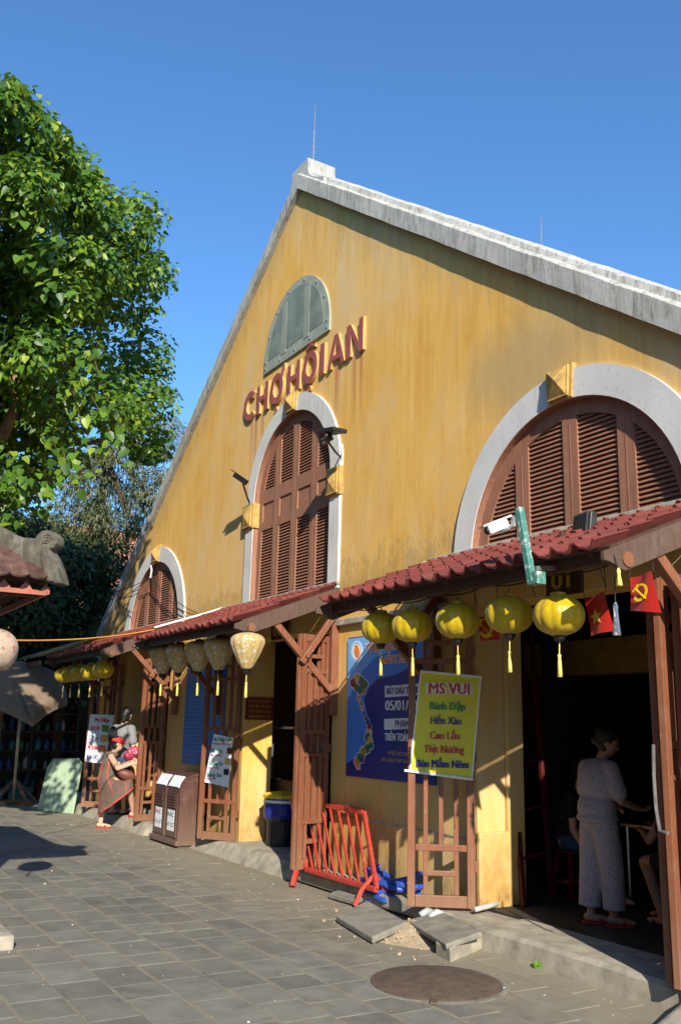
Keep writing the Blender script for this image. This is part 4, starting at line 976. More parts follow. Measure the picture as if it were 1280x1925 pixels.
# the map: coloured provinces, north to south
spine = [(664, 1283, 9), (672, 1276, 11), (680, 1281, 11), (686, 1288, 9), (677, 1296, 9), (670, 1294, 8), (684, 1300, 6), (674, 1312, 6), (678, 1322, 5), (681, 1332, 5), (684, 1342, 4.5), (688, 1350, 5), (691, 1358, 6),
         (694, 1367, 6), (693, 1377, 8), (690, 1387, 9), (695, 1392, 8), (697, 1402, 7), (690, 1408, 9), (683, 1414, 9), (676, 1424, 9), (672, 1434, 8), (668, 1430, 6), (680, 1428, 8), (673, 1442, 6)]
cols = ['goods_red', 'print_orange', 'goods_green', 'print_amber', 'goods_blue', 'goods_yellow', 'goods_teal']
r_ = random.Random(5); pm = {c: MB() for c in cols}; om = MB()
for k, (x, y, s) in enumerate(spine):
    n = 9; rr_ = [r_.uniform(0.75, 1.15) for _ in range(n)]
    pts = [(x+s*0.62*rr_[i]*math.cos(2*math.pi*i/n), y+s*1.05*rr_[i]*math.sin(2*math.pi*i/n)) for i in range(n)]
    pquad(om, f, [(x+(a-x)*1.22, y+(b-y)*1.18) for a, b in pts], D+0.002, D+0.0055+k*0.00003)
    w_ = MB(); pquad(w_, f, pts, D+0.004, D+0.0075+k*0.0001); obj('map_province', w_, ('goods_red', 'print_orange', 'goods_green', 'print_amber', 'goods_blue', 'goods_yellow', 'goods_teal')[(k*3+k//4) % 7], ps)
obj('map_outline', om, 'print_paper', ps, kind='stuff')
# plain blue poster on the next wall
bp = thing('blue_poster', 'plain blue poster sheet on the wall behind the brown bin', 'poster', f(-2.6, 1.0, 0))
obj('sheet', MB().prism(f, [(-3.36, 0.98), (-1.80, 0.98), (-1.80, 2.62), (-3.36, 2.62)], 0.0, 0.012), 'poster_blue', bp)
w_ = MB()
for k in range(26): w_.prism(f, [(-3.34, 1.05+k*0.06), (-1.82, 1.05+k*0.06), (-1.82, 1.062+k*0.06), (-3.34, 1.062+k*0.06)], 0.010, 0.0135)
obj('ruled_lines', w_, 'print_midblue', bp)
# maroon notice on the jamb of the middle door
f = Frame((-1.17, 0, 0), (0, 1, 0), (0, 0, 1))
nt = thing('maroon_notice', 'small maroon notice board with gold lettering on the middle door jamb', 'notice', f(0.25, 1.66, 0))
obj('board', MB().prism(f, [(0.045, 1.66), (0.47, 1.66), (0.47, 1.97), (0.045, 1.97)], 0.0, 0.02), 'sign_maroon', nt)
w_ = MB()
for txt, z in (('KÍNH CHÀO QUÝ KHÁCH', 1.90), ('GIỮ GÌN VỆ SINH', 1.83), ('TRẬT TỰ AN TOÀN', 1.76), ('VĂN MINH ĐÔ THỊ', 1.69)): w_.text(f, txt, 0.257, z, 0.05, 0.0225, width=0.34)
obj('lettering', w_, 'gold_dull', nt)
# door numbers
for num, px, yy, lb in (('01', (1037, 1112, 1080), -0.60, 'gold number 01 on a dark plate inside the nearest canopy'), ('02', (513, 1198, 540), -0.05, 'gold number 02 on a dark plate above the middle door')):
    p0 = hy(yy, px[0], px[1]); f = Frame((p0.x, yy, p0.z)); w = hy(yy, px[2], px[1]).x-p0.x; w = min(w, 0.30)
    nn = thing('number_plate', lb, 'sign', f(w/2, 0, 0)); obj('plate', MB().prism(f, rect(-0.06, -0.04, w+0.06, 0.20), -0.03, 0), 'beam_brown', nn)
    w_ = MB(); w_.text(f, num, w/2, 0.01, 0.20, 0.003, width=w, bold=0.008); obj('digits', w_, 'gold_dull', nn)
    obj('hanger', MB().bar(f(w/2, 0.20, -0.015), f(w/2, 0.45, -0.015), 0.05, 0.02), 'beam_brown', nn)

# ------------------------------------------------------------------ lanterns
def lantern_parts(t, kind, silkm, cordlen, tasmat='tassel_yellow', tas=True):
    """local: centre of the body at the origin"""
    if kind == 'round':
        prof = [(0.052, -0.140)]+[(0.178*math.cos(R(a))**0.8, 0.138*math.sin(R(a))) for a in range(-72, 73, 9)]+[(0.052, 0.140)]; zb, zt = -0.140, 0.140
    else:
        prof = [(0.040, -0.190), (0.058, -0.170), (0.084, -0.13), (0.118, -0.07), (0.148, -0.01), (0.172, 0.05), (0.182, 0.09), (0.176, 0.125), (0.150, 0.155), (0.105, 0.175), (0.055, 0.185)]; zb, zt = -0.190, 0.185
    rip = lambda a, z: 1.0-0.055*(1-abs(math.cos(6*a)))
    obj('silk_body', MB().lathe(prof, (0, 0, 0), 72, rip), silkm, t, local=True, smooth=True)
    obj('top_cap', MB().lathe([(0.055, zt-0.006), (0.055, zt+0.016), (0.03, zt+0.022)], (0, 0, 0), 18), silkm if kind == 'round' else 'plastic_black', t, local=True)
    obj('bottom_cap', MB().lathe([(0.022, zb-0.045), (0.036, zb-0.030), (0.042, zb-0.012), (0.050, zb+0.006)], (0, 0, 0), 18), 'plastic_black', t, local=True)
    obj('hanging_cord', MB().tube([(0, 0, zt+0.01), (0, 0, zt+cordlen)], 0.004, 6), 'cable_black', t, local=True)
    if tas:
        obj('tassel_cord', MB().tube([(0, 0, zb-0.04), (0.004, 0, zb-0.13)], 0.004, 6), 'tassel_yellow', t, local=True)
        ts = MB().lathe([(0.006, zb-0.125), (0.014, zb-0.135), (0.010, zb-0.15), (0.013, zb-0.18), (0.018, zb-0.28)], (0.004, 0, 0), 10)
        obj('tassel', ts, tasmat, t, local=True, smooth=True)
    return t
LY = -1.02
def lantern_row(pxs, kind, silkm, name, labels, group, zfix, beamz, ys=None):
    proto = None
    for i, ((px, py), lb) in enumerate(zip(pxs, labels)):
        p = hy(ys[i] if ys else LY, px, py); p.z = p.z if zfix is None else zfix+0.02*math.sin(i*2.1)
        if proto is None:
            proto = thing(name, lb, 'lantern', p, 0.3, group); proto.scale = (1.08,)*3 if kind == 'taper' else (1.0,)*3; lantern_parts(proto, kind, silkm, max(0.05, beamz-p.z-(0.14 if kind == 'round' else 0.185)))
        else: dup(proto, p, 0.3+i*0.9, lb, group)
ordn = ['first', 'second', 'third', 'fourth', 'fifth']
lantern_row([(716, 1181), (775, 1177), (860, 1168), (957, 1156), (1050, 1157)], 'round', 'silk_yellow', 'silk_lantern',
    [f'{o} from the left of the five yellow round silk lanterns under the nearest canopy' for o in ordn], 'yellow lanterns of the nearest canopy', None, 2.65)
lantern_row([(465, 1224), (412, 1230), (374, 1234), (337, 1238), (306, 1241)], 'taper', 'silk_gold', 'tapered_lantern',
    [f'{o} from the right of the five gold floral tapered lanterns under the middle canopy' for o in ordn], 'gold floral lanterns of the middle canopy', None, 2.65, (-1.19, -0.92, -0.92, -0.92, -0.92))
lantern_row([(194, 1260), (171, 1264), (151, 1266), (135, 1268), (121, 1270)], 'round', 'silk_yellow', 'silk_lantern',
    [f'{o} from the right of the five yellow round lanterns under the farthest canopy' for o in ordn], 'yellow lanterns of the farthest canopy', None, 2.65)
# cord the lanterns hang from
for nm_, xa, xb, yy, lb in (('a', 3.35, 6.6, LY, 'black cord strung along the nearest canopy above the yellow lanterns'), ('b', -1.9, 1.3, -0.92, 'black cord strung along the middle canopy above the tapered lanterns')):
    pts = [(xa+(xb-xa)*k/40, yy+0.008*math.sin(k), 2.675-0.03*abs(math.sin(k*math.pi/8))) for k in range(41)]
    cdx = thing('lantern_cord', lb, 'cord', pts[0]); obj('line', MB().tube(pts, 0.006, 5), 'cable_black', cdx)
    for k in range(6, 40, 8): obj('loose_end', MB().tube([pts[k], (pts[k][0]+0.03, pts[k][1]-0.01, 2.58), (pts[k][0]+0.05, pts[k][1], 2.52)], 0.003, 5), 'cable_black', cdx)
# stray tassels on the nearest canopy
tt = thing('hanging_tassel', 'white tassel hanging between the two red flags', 'tassel', hy(LY, 1158, 1165)); pz = 0.0
obj('cord', MB().tube([(0, 0, 0.10), (0.004, 0, 0.28)], 0.004, 6), 'cable_black', tt, local=True)
obj('fringe', MB().lathe([(0.006, 0.11), (0.016, 0.09), (0.014, 0.05), (0.026, -0.10)], (0, 0, 0), 10), 'tassel_white', tt, local=True, smooth=True)
tt = thing('hanging_tassel', 'short pale tassel on the beam end of the nearest canopy', 'tassel', hx(6.80, 1163, 1080))
obj('cord', MB().tube([(-0.03, 0, 0.13), (0.0, 0, 0.03)], 0.004, 6), 'cable_black', tt, local=True)
obj('fringe', MB().lathe([(0.006, 0.04), (0.013, 0.02), (0.010, 0.0), (0.022, -0.07)], (0, 0, 0), 10), 'tassel_yellow', tt, local=True, smooth=True)
# flags
def flag(label, pts, yy, emblem, hang):
    c = [hy(yy, *p) for p in pts]; fl = thing('small_flag', label, 'flag', c[0], group='small red flags')
    mb = MB(); n = 10
    for j in range(n+1):
        for i in range(n+1):
            s, t = i/n, j/n; p = (c[0]*(1-s)+c[1]*s)*(1-t)+(c[3]*(1-s)+c[2]*s)*t; p = p+Vector((0, 0.018*math.sin(5*s+2*t), 0)); mb.v.append(p)
    for j in range(n):
        for i in range(n): k = j*(n+1)+i; mb.f.append((k, k+n+1, k+n+2, k+1))
    obj('cloth', mb, 'flag_red', fl, smooth=True)
    cen = (c[0]+c[1]+c[2]+c[3])/4; s = (c[1]-c[0]).length; r_ = (c[1]-c[0]).normalized(); f = Frame(cen, r_, (c[0]-c[3]).normalized())
    w = MB()
    if emblem == 'star':
        w.prism(f, [((0.27 if i % 2 == 0 else 0.11)*s*math.sin(math.pi*i/5), (0.27 if i % 2 == 0 else 0.11)*s*math.cos(math.pi*i/5)-0.02) for i in range(10)], 0.021, 0.025)
    else:
        w.strip(f, ringpts(0, 0, s*.30, s*.30, -150, 95, 24), [(x*0.72-0.012*s, y*0.72+0.02*s) for x, y in ringpts(0, 0, s*.30, s*.30, -150, 95, 24)], 0.022, 0.026)
        w.bar(f(-s*.20, s*.16, 0.025), f(s*.24, -s*.24, 0.025), 0.006, s*.07, side=f.n); w.bar(f(-s*.27, s*.07, 0.027), f(-s*.08, s*.27, 0.027), 0.006, s*.12, side=f.n)
    obj('emblem', w, 'gold_dull' if emblem == 'star' else 'drum_yellow', fl)
    obj('string', MB().tube([c[0], c[0]+Vector((0, 0, hang))], 0.003, 5).tube([c[1], c[1]+Vector((0, 0, hang))], 0.003, 5), 'cable_black', fl)
flag('red flag with yellow hammer and sickle at the right door post', [(1184, 1086), (1228, 1074), (1241, 1152), (1181, 1148)], -1.12, 'hs', 0.06)
flag('red flag with yellow star in the shade beside the last lantern', [(1098, 1126), (1138, 1112), (1153, 1186), (1108, 1196)], -0.85, 'star', 0.25)
flag('dark shaded red flag with hammer and sickle behind the middle yellow lanterns', [(893, 1160), (935, 1156), (938, 1203), (900, 1206)], -0.75, 'hs', 0.25)

# ------------------------------------------------------------------ cameras, floodlight, post, wires
def cctv(label, tip, tail, mount, hood, mat='plastic_black', r=0.045):
    tip, tail, mount = Vector(tip), Vector(tail), Vector(mount); c = thing('security_camera', label, 'camera', mount)
    d = (tip-tail).normalized()
    obj('housing', MB().bar(tail, tip, r*1.7, r*1.5), mat, c, bevel=0.008)
    obj('lens', MB().tube([tip-d*0.004, tip+d*0.012], r*0.6, 12), 'plastic_black' if mat != 'plastic_black' else 'metal_grey', c)
    if hood: obj('sun_hood', MB().bar(tail-d*0.02+Vector((0, 0, r*1.0)), tip+d*0.05+Vector((0, 0, r*1.0)), r*2.1, 0.012), mat, c)
    mid = (tail*0.75+tip*0.25)
    obj('bracket_arm', MB().tube([mid, mid+Vector((0, 0, -0.05)), (mid+mount)/2+Vector((0, 0, -0.04)), mount], 0.014, 8), 'metal_black' if mat == 'plastic_black' else 'metal_grey', c)
    obj('base_plate', MB().box(mount, (0.06, 0.03, 0.09)), 'metal_black' if mat == 'plastic_black' else 'metal_grey', c, bevel=0.006)
    return c
cctv('black security camera left of the tall window', hy(-0.36, 441, 893), hy(-0.24, 463, 908), hy(WY-0.01, 470, 948), True)
cc_ = cctv('black security camera with spotlight panel right of the tall window', hy(-0.42, 607, 832), hy(-0.30, 622, 822), hy(WY-0.01, 641, 860), True)
obj('spotlight_panel', MB().bar(hy(-0.36, 612, 812), hy(-0.34, 640, 808), 0.20, 0.05), 'metal_black', cc_, bevel=0.01)
cd = thing('conduit', 'white conduit running down beside the tall window', 'conduit', (1.4, WY, 3.3))
pts = [hy(WY-0.012, x, y) for x, y in ((642, 835), (644, 850), (642, 900), (639, 960), (634, 1040), (630, 1096))]
obj('pipe', MB().tube(pts, 0.014, 8), 'plastic_white', cd)
cd = thing('conduit', 'white tube lying along the edge of the middle canopy', 'conduit', (-2.1, -0.6, 3.0))
pts = [hx(-2.14, x, y)+Vector((0, 0, 0.03)) for x, y in ((290, 1184), (340, 1170), (390, 1156), (440, 1140))]
obj('pipe', MB().tube(pts, 0.016, 8), 'plastic_white', cd)
cd = thing('cable', 'grey cable laid along the left edge of the nearest canopy', 'cable', (3.2, -0.6, 3.0))
pts = [hx(3.17, x, y)+Vector((0, 0, 0.02)) for x, y in ((652, 1115), (700, 1099), (760, 1076), (800, 1060))]
obj('line', MB().tube(pts, 0.012, 6), 'lintel_grey', cd)
# orange cord from the canopy to the left
cd = thing('orange_cord', 'orange cord slung from the farthest canopy towards the left', 'cord', hx(-4, 290, 1184))
pts = []
A_ = hx(-2.2, 290, 1184); B_ = hd(10.5, 20, 1204)
for k in range(15):
    t_ = k/14; p = A_*(1-t_)+B_*t_; p.z -= 0.05*4*t_*(1-t_); pts.append(p)
obj('line', MB().tube(pts, 0.010, 6), 'cord_orange', cd)
# wires across the far window
wi = thing('wire_bundle', 'thin black wires strung across the far half-round window', 'wires', hy(-0.05, 285, 1085))
def wire(pts, yy, r=0.007): return MB().tube([hy(yy, *p) for p in pts], r, 5)
for pl in ([(285, 1065), (286, 1078), (283, 1086)], [(283, 1086), (255, 1100), (230, 1110), (215, 1112)], [(284, 1086), (260, 1103), (235, 1121), (222, 1128)], [(284, 1087), (300, 1104), (320, 1122), (350, 1143), (375, 1155)],
           [(284, 1087), (296, 1106), (316, 1127), (338, 1146), (352, 1152), (372, 1158)], [(216, 1128), (232, 1142), (250, 1153)], [(225, 1122), (224, 1150), (208, 1190)]):
    obj('wire', wire(pl, -0.06), 'cable_black', wi)
obj('insulator', MB().tube([hy(-0.03, 284, 1064), hy(-0.1, 285, 1072), hy(-0.08, 283, 1086)], 0.018, 8), 'plastic_white', wi)
# teal post with white camera, floodlight on the tiles
pa, pb = hy(-1.36, 976, 955), hy(-1.36, 1000, 1096)
pt = thing('teal_post', 'weathered teal square post bolted to the edge of the nearest canopy', 'post', pb)
obj('square_tube', MB().bar(pb, pa, 0.048, 0.048, side=(0, 1, 0)), 'post_teal', pt, bevel=0.004)
obj('foot_plate', MB().box(pb+Vector((0.02, 0.02, 0.03)), (0.10, 0.08, 0.085)), 'post_teal', pt, bevel=0.004)
obj('clamp', MB().bar(pb+Vector((0, 0.03, 0.10)), pb+Vector((0, 0.20, 0.12)), 0.05, 0.03), 'metal_grey', pt)
cctv('white bullet security camera on the teal post', hy(-1.52, 916, 998), hy(-1.38, 952, 984), hy(-1.36, 968, 980), True, 'plastic_white', 0.042)
fp = hy(-0.45, 1100, 990); fl = thing('floodlight', 'black finned floodlight lying on the tiles of the nearest canopy', 'floodlight', fp)
f = Frame(fp, (0.96, -0.28, 0), (0.05, 0.12, 0.99))
obj('body', MB().prism(f, rect(-0.12, -0.10, 0.12, 0.10), -0.03, 0.03), 'metal_black', fl, bevel=0.012)
for k in range(9): obj('fin', MB().prism(f, rect(-0.105+k*0.024, -0.085, -0.097+k*0.024, 0.098), 0.028, 0.05), 'metal_black', fl)
obj('bracket', MB().bar(f(-0.11, -0.10, 0), f(-0.05, -0.16, -0.03), 0.02, 0.03).bar(f(0.11, -0.10, 0), f(0.05, -0.16, -0.03), 0.02, 0.03), 'metal_grey', fl)
obj('cable', MB().tube([f(0.0, -0.11, 0.02), f(0.10, -0.15, 0.04), f(0.22, -0.13, 0.03), f(0.3, -0.14, 0.02)], 0.008, 6), 'cable_black', fl)
# grey door hook on the right leaf
dh = thing('door_hook', 'grey bent metal hook rod beside the rightmost door leaf', 'hook', hy(-0.7, 1240, 1565))
obj('rod', MB().tube([hy(-0.68, x, y) for x, y in ((1228, 1400), (1229, 1460), (1233, 1520), (1240, 1562), (1256, 1567))], 0.011, 6), 'metal_grey', dh)
# ------------------------------------------------------------------ red barrier leaning on the wall
bl_, br_ = hy(-0.36, 575, 1640), hy(-0.36, 708, 1668); tl_, tr_ = hy(-0.05, 548, 1508), hy(-0.05, 684, 1522)
bl_.z = br_.z = (bl_.z+br_.z)/2; tl_.z = tr_.z = (tl_.z+tr_.z)/2
ba = thing('crowd_barrier', 'chipped red metal barrier leaning against the wall below the map poster', 'barrier', (bl_+br_)/2)
obj('top_rail', MB().bar(tl_, tr_, 0.055, 0.055), 'barrier_red', ba, bevel=0.008)
obj('bottom_rail', MB().bar(bl_, br_, 0.05, 0.05), 'barrier_red', ba, bevel=0.008)
for k in range(10):
    t_ = k/9; w = 0.052 if k in (0, 9) else 0.030
    obj('bar' if 0 < k < 9 else 'end_post', MB().bar(bl_*(1-t_)+br_*t_, tl_*(1-t_)+tr_*t_, w, w*0.7, side=(0, 1, 0)), 'barrier_red', ba, bevel=0.004)
for b_, s in ((bl_, 0), (br_, 1)):
    out = hz(GZ+0.02, *((550, 1667), (667, 1703))[s]); bk = b_+Vector((0.10, 0.18, 0.02)); bk.z = GZ+0.06
    ap = b_*0.82+(tl_, tr_)[s]*0.18
    k1 = ap*0.35+out*0.65+Vector((0, 0, 0.05))
    obj('foot', MB().bar(ap, k1, 0.04, 0.035).bar(k1, out, 0.05, 0.04).bar(ap, bk, 0.04, 0.035).bar(bk+Vector((0, 0, 0.0)), bk+Vector((0.10, 0.05, 0.02)), 0.05, 0.05), 'barrier_red', ba)
# ------------------------------------------------------------------ brown double litter bin
X0, X1, Z0 = -3.06, -2.05, -0.085
bi = thing('litter_bin', 'scuffed brown double litter bin with rounded lid and white stickers', 'bin', ((X0+X1)/2, -0.3, GZ))
prof = [(-0.10, 0), (-0.50, 0), (-0.50, 0.66), (-0.495, 0.76), (-0.47, 0.84), (-0.42, 0.91), (-0.34, 0.955), (-0.25, 0.975), (-0.10, 0.975)]
fx = Frame((X0, 0, Z0), (0, 1, 0), (0, 0, 1))
obj('body', MB().prism(fx, prof, 0, X1-X0), 'bin_brown', bi, bevel=0.012)
obj('base', MB().box(((X0+X1)/2, -0.30, Z0+0.03), (X1-X0+0.07, 0.47, 0.075)), 'bin_brown', bi, bevel=0.015)
for x in (X0+0.12, X1-0.12): obj('plinth', MB().box((x, -0.30, (GZ+Z0)/2), (0.22, 0.36, Z0-GZ)), 'slab_concrete', bi, bevel=0.01)
obj('side_trim', MB().strip(Frame((X1, 0, Z0), (0, 1, 0), (0, 0, 1)), [(-0.10, 0.975)]+[(a, b) for a, b in prof[::-1][1:-1]], [(-0.10, 0.94)]+[(-0.30+(a+0.30)*0.86, 0.5+(b-0.5)*0.92) for a, b in prof[::-1][1:-1]], 0, 0.014), 'bin_brown', bi)
for k in range(2):
    xa = X0+0.05+k*(X1-X0)/2; xb = xa+(X1-X0)/2-0.09; fr = Frame((0, -0.50, Z0))
    d_ = obj('door', MB().prism(fr, rect(xa, 0.10, xb, 0.70), 0, 0.014), 'bin_brown', bi, bevel=0.004)
    for q in range(5): obj('louvre', MB().prism(fr, rect(xa+0.05, 0.50+q*0.036, xb-0.05, 0.522+q*0.036), 0.012, 0.03), 'bin_brown', d_)
    obj('sticker', MB().prism(fr, rect(xa+0.08, 0.18, xb-0.08, 0.46), 0.012, 0.018), 'print_paper', d_)
    w_ = MB(); w_.text(fr, 'RÁC', (xa+xb)/2, 0.375, 0.08, 0.021, width=0.24, bold=0.003)
    obj('lettering', w_, 'print_red' if k == 0 else 'print_green', d_)
    w_ = MB(); w_.text(fr, 'HỮU CƠ' if k == 0 else 'VÔ CƠ', (xa+xb)/2, 0.24, 0.07, 0.021, width=0.28); obj('lettering', w_, 'cloth_black', d_)
    p0, p1 = Vector((0, -0.488, Z0+0.775)), Vector((0, -0.405, Z0+0.922)); up_ = (p1-p0).normalized(); fl_ = Frame(((xa+xb)/2, (p0.y+p1.y)/2, (p0.z+p1.z)/2), (1, 0, 0), up_)
    obj('lid_sticker', MB().prism(fl_, rect(-0.19, -0.085, 0.19, 0.085), -0.01, 0.026), 'print_paper', bi)
obj('divider', MB().box(((X0+X1)/2, -0.507, Z0+0.42), (0.04, 0.03, 0.68)), 'bin_brown', bi, bevel=0.004)

# ------------------------------------------------------------------ blue hose, pipes, loose slabs, rubble
hc = hz(-0.06, 738, 1694); ho = thing('hose_coil', 'tangled coil of blue plastic hose behind the loose slabs', 'hose', (hc.x, hc.y, GZ)); r_ = random.Random(9); pts = []
for k in range(150):
    t_ = k/149; an = t_*2*math.pi*7.5+r_.uniform(-0.05, 0.05); rad = 0.27+0.06*math.sin(3.3*an)+0.03*math.sin(k*0.7)
    pts.append(Vector((hc.x+rad*1.25*math.cos(an)-0.05, hc.y+0.05+rad*0.75*math.sin(an), GZ+0.035+0.27*t_+0.05*math.sin(an*1.3))))
obj('loops', MB().tube(pts, 0.028, 8), 'hose_blue', ho, smooth=True)
gp = thing('grey_pipe', 'short bent grey pipes lying at the foot of the door jamb', 'pipe', hz(0.03, 890, 1712))
obj('straight_pipe', MB().tube([hz(0.075, 893, 1711), hz(0.075, 925, 1703), hz(0.075, 958, 1692)], 0.022, 8), 'pipe_grey', gp, smooth=True)
obj('elbow_pipe', MB().tube([hz(0.02, 790, 1722), hz(0.05, 803, 1713), hz(0.02, 818, 1719)], 0.03, 8), 'pipe_grey', gp, smooth=True)
obj('elbow_pipe', MB().tube([hz(0.02, 808, 1726), hz(0.05, 820, 1716), hz(0.02, 838, 1722)], 0.03, 8), 'pipe_grey', gp, smooth=True)
def flagstone(label, pts, th, mat='slab_concrete', name='loose_slab'):
    c = [hz(z, x, y) for x, y, z in pts]; n = ((c[1]-c[0]).cross(c[3]-c[0])).normalized(); n = n if n.z > 0 else -n
    mb = MB().add(c+[p-n*th for p in c], [(0, 1, 2, 3), (7, 6, 5, 4), (0, 4, 5, 1), (1, 5, 6, 2), (2, 6, 7, 3), (3, 7, 4, 0)])
    return obj(name, mb, mat, label=label, cat='slab', bevel=0.012, origin=c[0])
flagstone('loose grey paving slab tilted on the sand in front of the blue hose', [(631, 1722, -0.055), (699, 1763, -0.06), (765, 1733, 0.01), (690, 1693, 0.0)], 0.055)
flagstone('loose grey paving slab propped on a concrete block below the yellow banner', [(764, 1730, 0.00), (838, 1776, 0.0), (906, 1752, 0.052), (832, 1714, 0.05)], 0.045)
flagstone('broken concrete block at the end of the kerb', [(818, 1770, -0.02), (846, 1783, -0.02), (912, 1753, 0.0), (880, 1745, 0.0)], 0.12, 'kerb_concrete', 'concrete_block')
flagstone('grey broken slab under the right foot of the red barrier', [(618, 1680, -0.06), (668, 1694, -0.06), (684, 1686, -0.05), (640, 1672, -0.05)], 0.05)
flagstone('thin grey stone strip under the red barrier', [(585, 1655, -0.07), (660, 1680, -0.07), (672, 1672, -0.05), (596, 1648, -0.05)], 0.04)
mc = hz(GZ, 752, 1772); mb = MB(); n = 22; r_ = random.Random(2); mb.v = []
for j in range(n+1):
    for i in range(n+1):
        x = (i/n-0.5)*2; y = (j/n-0.5)*2; d = math.hypot(x, y); h = 0.13*max(0, 1-d)**1.2*(0.8+0.4*r_.random())
        mb.v.append(Vector((mc.x-0.15+x*0.62+y*0.1, mc.y+0.22+y*0.40, GZ-0.006+h+r_.uniform(0, 0.006)*(d < 0.95))))
for j in range(n):
    for i in range(n): k = j*(n+1)+i; mb.f.append((k, k+1, k+n+2, k+n+1))
obj('sand_heap', mb, 'sand', kind='stuff', label='low heap of sand and rubble under the loose slabs', cat='sand', smooth=True)
mb = MB()
for k in range(130):
    x = mc.x-0.25+r_.gauss(0, 0.42); y = mc.y+0.15+r_.gauss(0, 0.18); s = r_.uniform(0.008, 0.03); dd = math.hypot((x-mc.x+0.15)/0.62, (y-mc.y-0.22)/0.40)
    mb.box((x, y, GZ+0.13*max(0, 1-dd)**1.2*0.95+s*0.2), (s, s*r_.uniform(.6, 1.2), s*0.7), rot=Euler((r_.random()*3, r_.random()*3, r_.random()*3)).to_matrix())
obj('rubble', mb, 'sand', kind='stuff', label='crumbs of stone and brick scattered on the sand heap', cat='rubble')
wc = hz(GZ, 1014, 1822); wd = thing('weed', 'small bright green weed growing at the foot of the kerb', 'plant', wc); mb = MB()
for k in range(26):
    an = r_.uniform(0, 6.28); L = r_.uniform(0.03, 0.075); e = r_.uniform(0.3, 1.2); d = Vector((math.cos(an)*math.cos(e), math.sin(an)*math.cos(e), math.sin(e))); s = d.orthogonal().normalized()*L*0.3; b = wc+Vector((r_.uniform(-.02, .02), r_.uniform(-.015, .015), 0.0))
    mb.add([b, b+d*L*0.5+s, b+d*L, b+d*L*0.5-s], [(0, 1, 2, 3)])
obj('leaves', mb, 'weed_green', wd)

# ------------------------------------------------------------------ things inside the nearest and middle doors
def hxy(px, py, z=PZ): return hz(z, px, py)
b1, b2 = hxy(985, 1705), hxy(1037, 1694)
ld = thing('red_ladder', 'dark red metal ladder standing inside the nearest door', 'ladder', (b1+b2)/2)
t1, t2 = hy(b1.y+0.12, 948, 1215), hy(b2.y+0.12, 998, 1180)
for a, b in ((b1, t1), (b2, t2)): obj('rail', MB().bar(a, b, 0.045, 0.035), 'red_dark', ld)
for k in range(1, 6):
    s = k/6; obj('rung', MB().bar(b1*(1-s)+t1*s, b2*(1-s)+t2*s, 0.025, 0.025), 'red_dark', ld)
def stool(label, x, y, h=0.43, mat='goods_red'):
    st = thing('plastic_stool', label, 'stool', (x, y, PZ))
    obj('seat', MB().lathe([(0.02, h-0.012), (0.155, h-0.014), (0.16, h), (0.02, h+0.004)], (x, y, PZ), 20), mat, st)
    for an in (45, 135, 225, 315):
        c, s = math.cos(R(an)), math.sin(R(an)); obj('leg', MB().bar((x+c*0.12, y+s*0.12, PZ+h-0.015), (x+c*0.18, y+s*0.18, PZ), 0.05, 0.022), mat, st)
    obj('ring', MB().lathe([(0.14, 0.14), (0.165, 0.14), (0.165, 0.17), (0.14, 0.17)], (x, y, PZ), 20), mat, st)
tb = thing("metal_table", "low metal table in the dark behind the woman in patterned pyjamas", "table", (4.7, 1.75, PZ))
obj('top', MB().box((4.7, 1.75, PZ+0.70), (0.9, 0.6, 0.03)), 'steel', tb, bevel=0.004)
for x, y in ((4.3, 1.5), (5.1, 1.5), (4.3, 2.0), (5.1, 2.0)): obj('leg', MB().tube([(x, y, PZ), (x, y, PZ+0.69)], 0.018, 8), 'steel', tb)
tr = thing('food_tray', 'steel tray of bowls standing on the low metal table', 'tray', (4.75, 1.68, PZ+0.716))
obj('tray', MB().box((4.75, 1.68, PZ+0.728), (0.5, 0.3, 0.022)), 'steel', tr, bevel=0.006)
for k in range(3): obj('bowl', MB().lathe([(0.03, 0.0), (0.06, 0.04), (0.065, 0.055)], (4.6+k*0.15, 1.68, PZ+0.74), 14), 'paint_white', tr)
dp = hxy(528, 1590); dr = thing('cooler_drum', 'dark blue drum with yellow lid inside the middle door', 'drum', dp)
obj('stand', MB().lathe([(0.20, 0.0), (0.20, 0.30), (0.22, 0.34)], dp, 20), 'metal_black', dr)
obj('barrel', MB().lathe([(0.23, 0.34), (0.25, 0.40), (0.25, 0.58), (0.24, 0.60)], dp, 24), 'drum_blue', dr)
obj('band', MB().lathe([(0.252, 0.545), (0.254, 0.55), (0.254, 0.575), (0.252, 0.58)], dp, 24), 'paint_white', dr)
obj('lid', MB().lathe([(0.25, 0.60), (0.255, 0.64), (0.20, 0.67), (0.03, 0.685)], dp, 24, lambda a, z: 1+0.03*math.cos(12*a)), 'drum_yellow', dr)
ck = hxy(515, 1600)+Vector((-0.9, 0.8, 0)); cb = thing('glass_cabinet', 'dark framed glass cabinet deep inside the middle door', 'cabinet', ck)
obj('carcass', MB().box(ck+Vector((0, 0, 0.4)), (0.8, 0.5, 0.8)), 'shelf_wood', cb)
for x in (-0.38, 0.38):
    for y in (-0.23, 0.23): obj('post', MB().box(ck+Vector((x, y, 1.15)), (0.03, 0.03, 0.7)), 'steel', cb)
obj('top', MB().box(ck+Vector((0, 0, 1.51)), (0.84, 0.54, 0.03)), 'steel', cb)

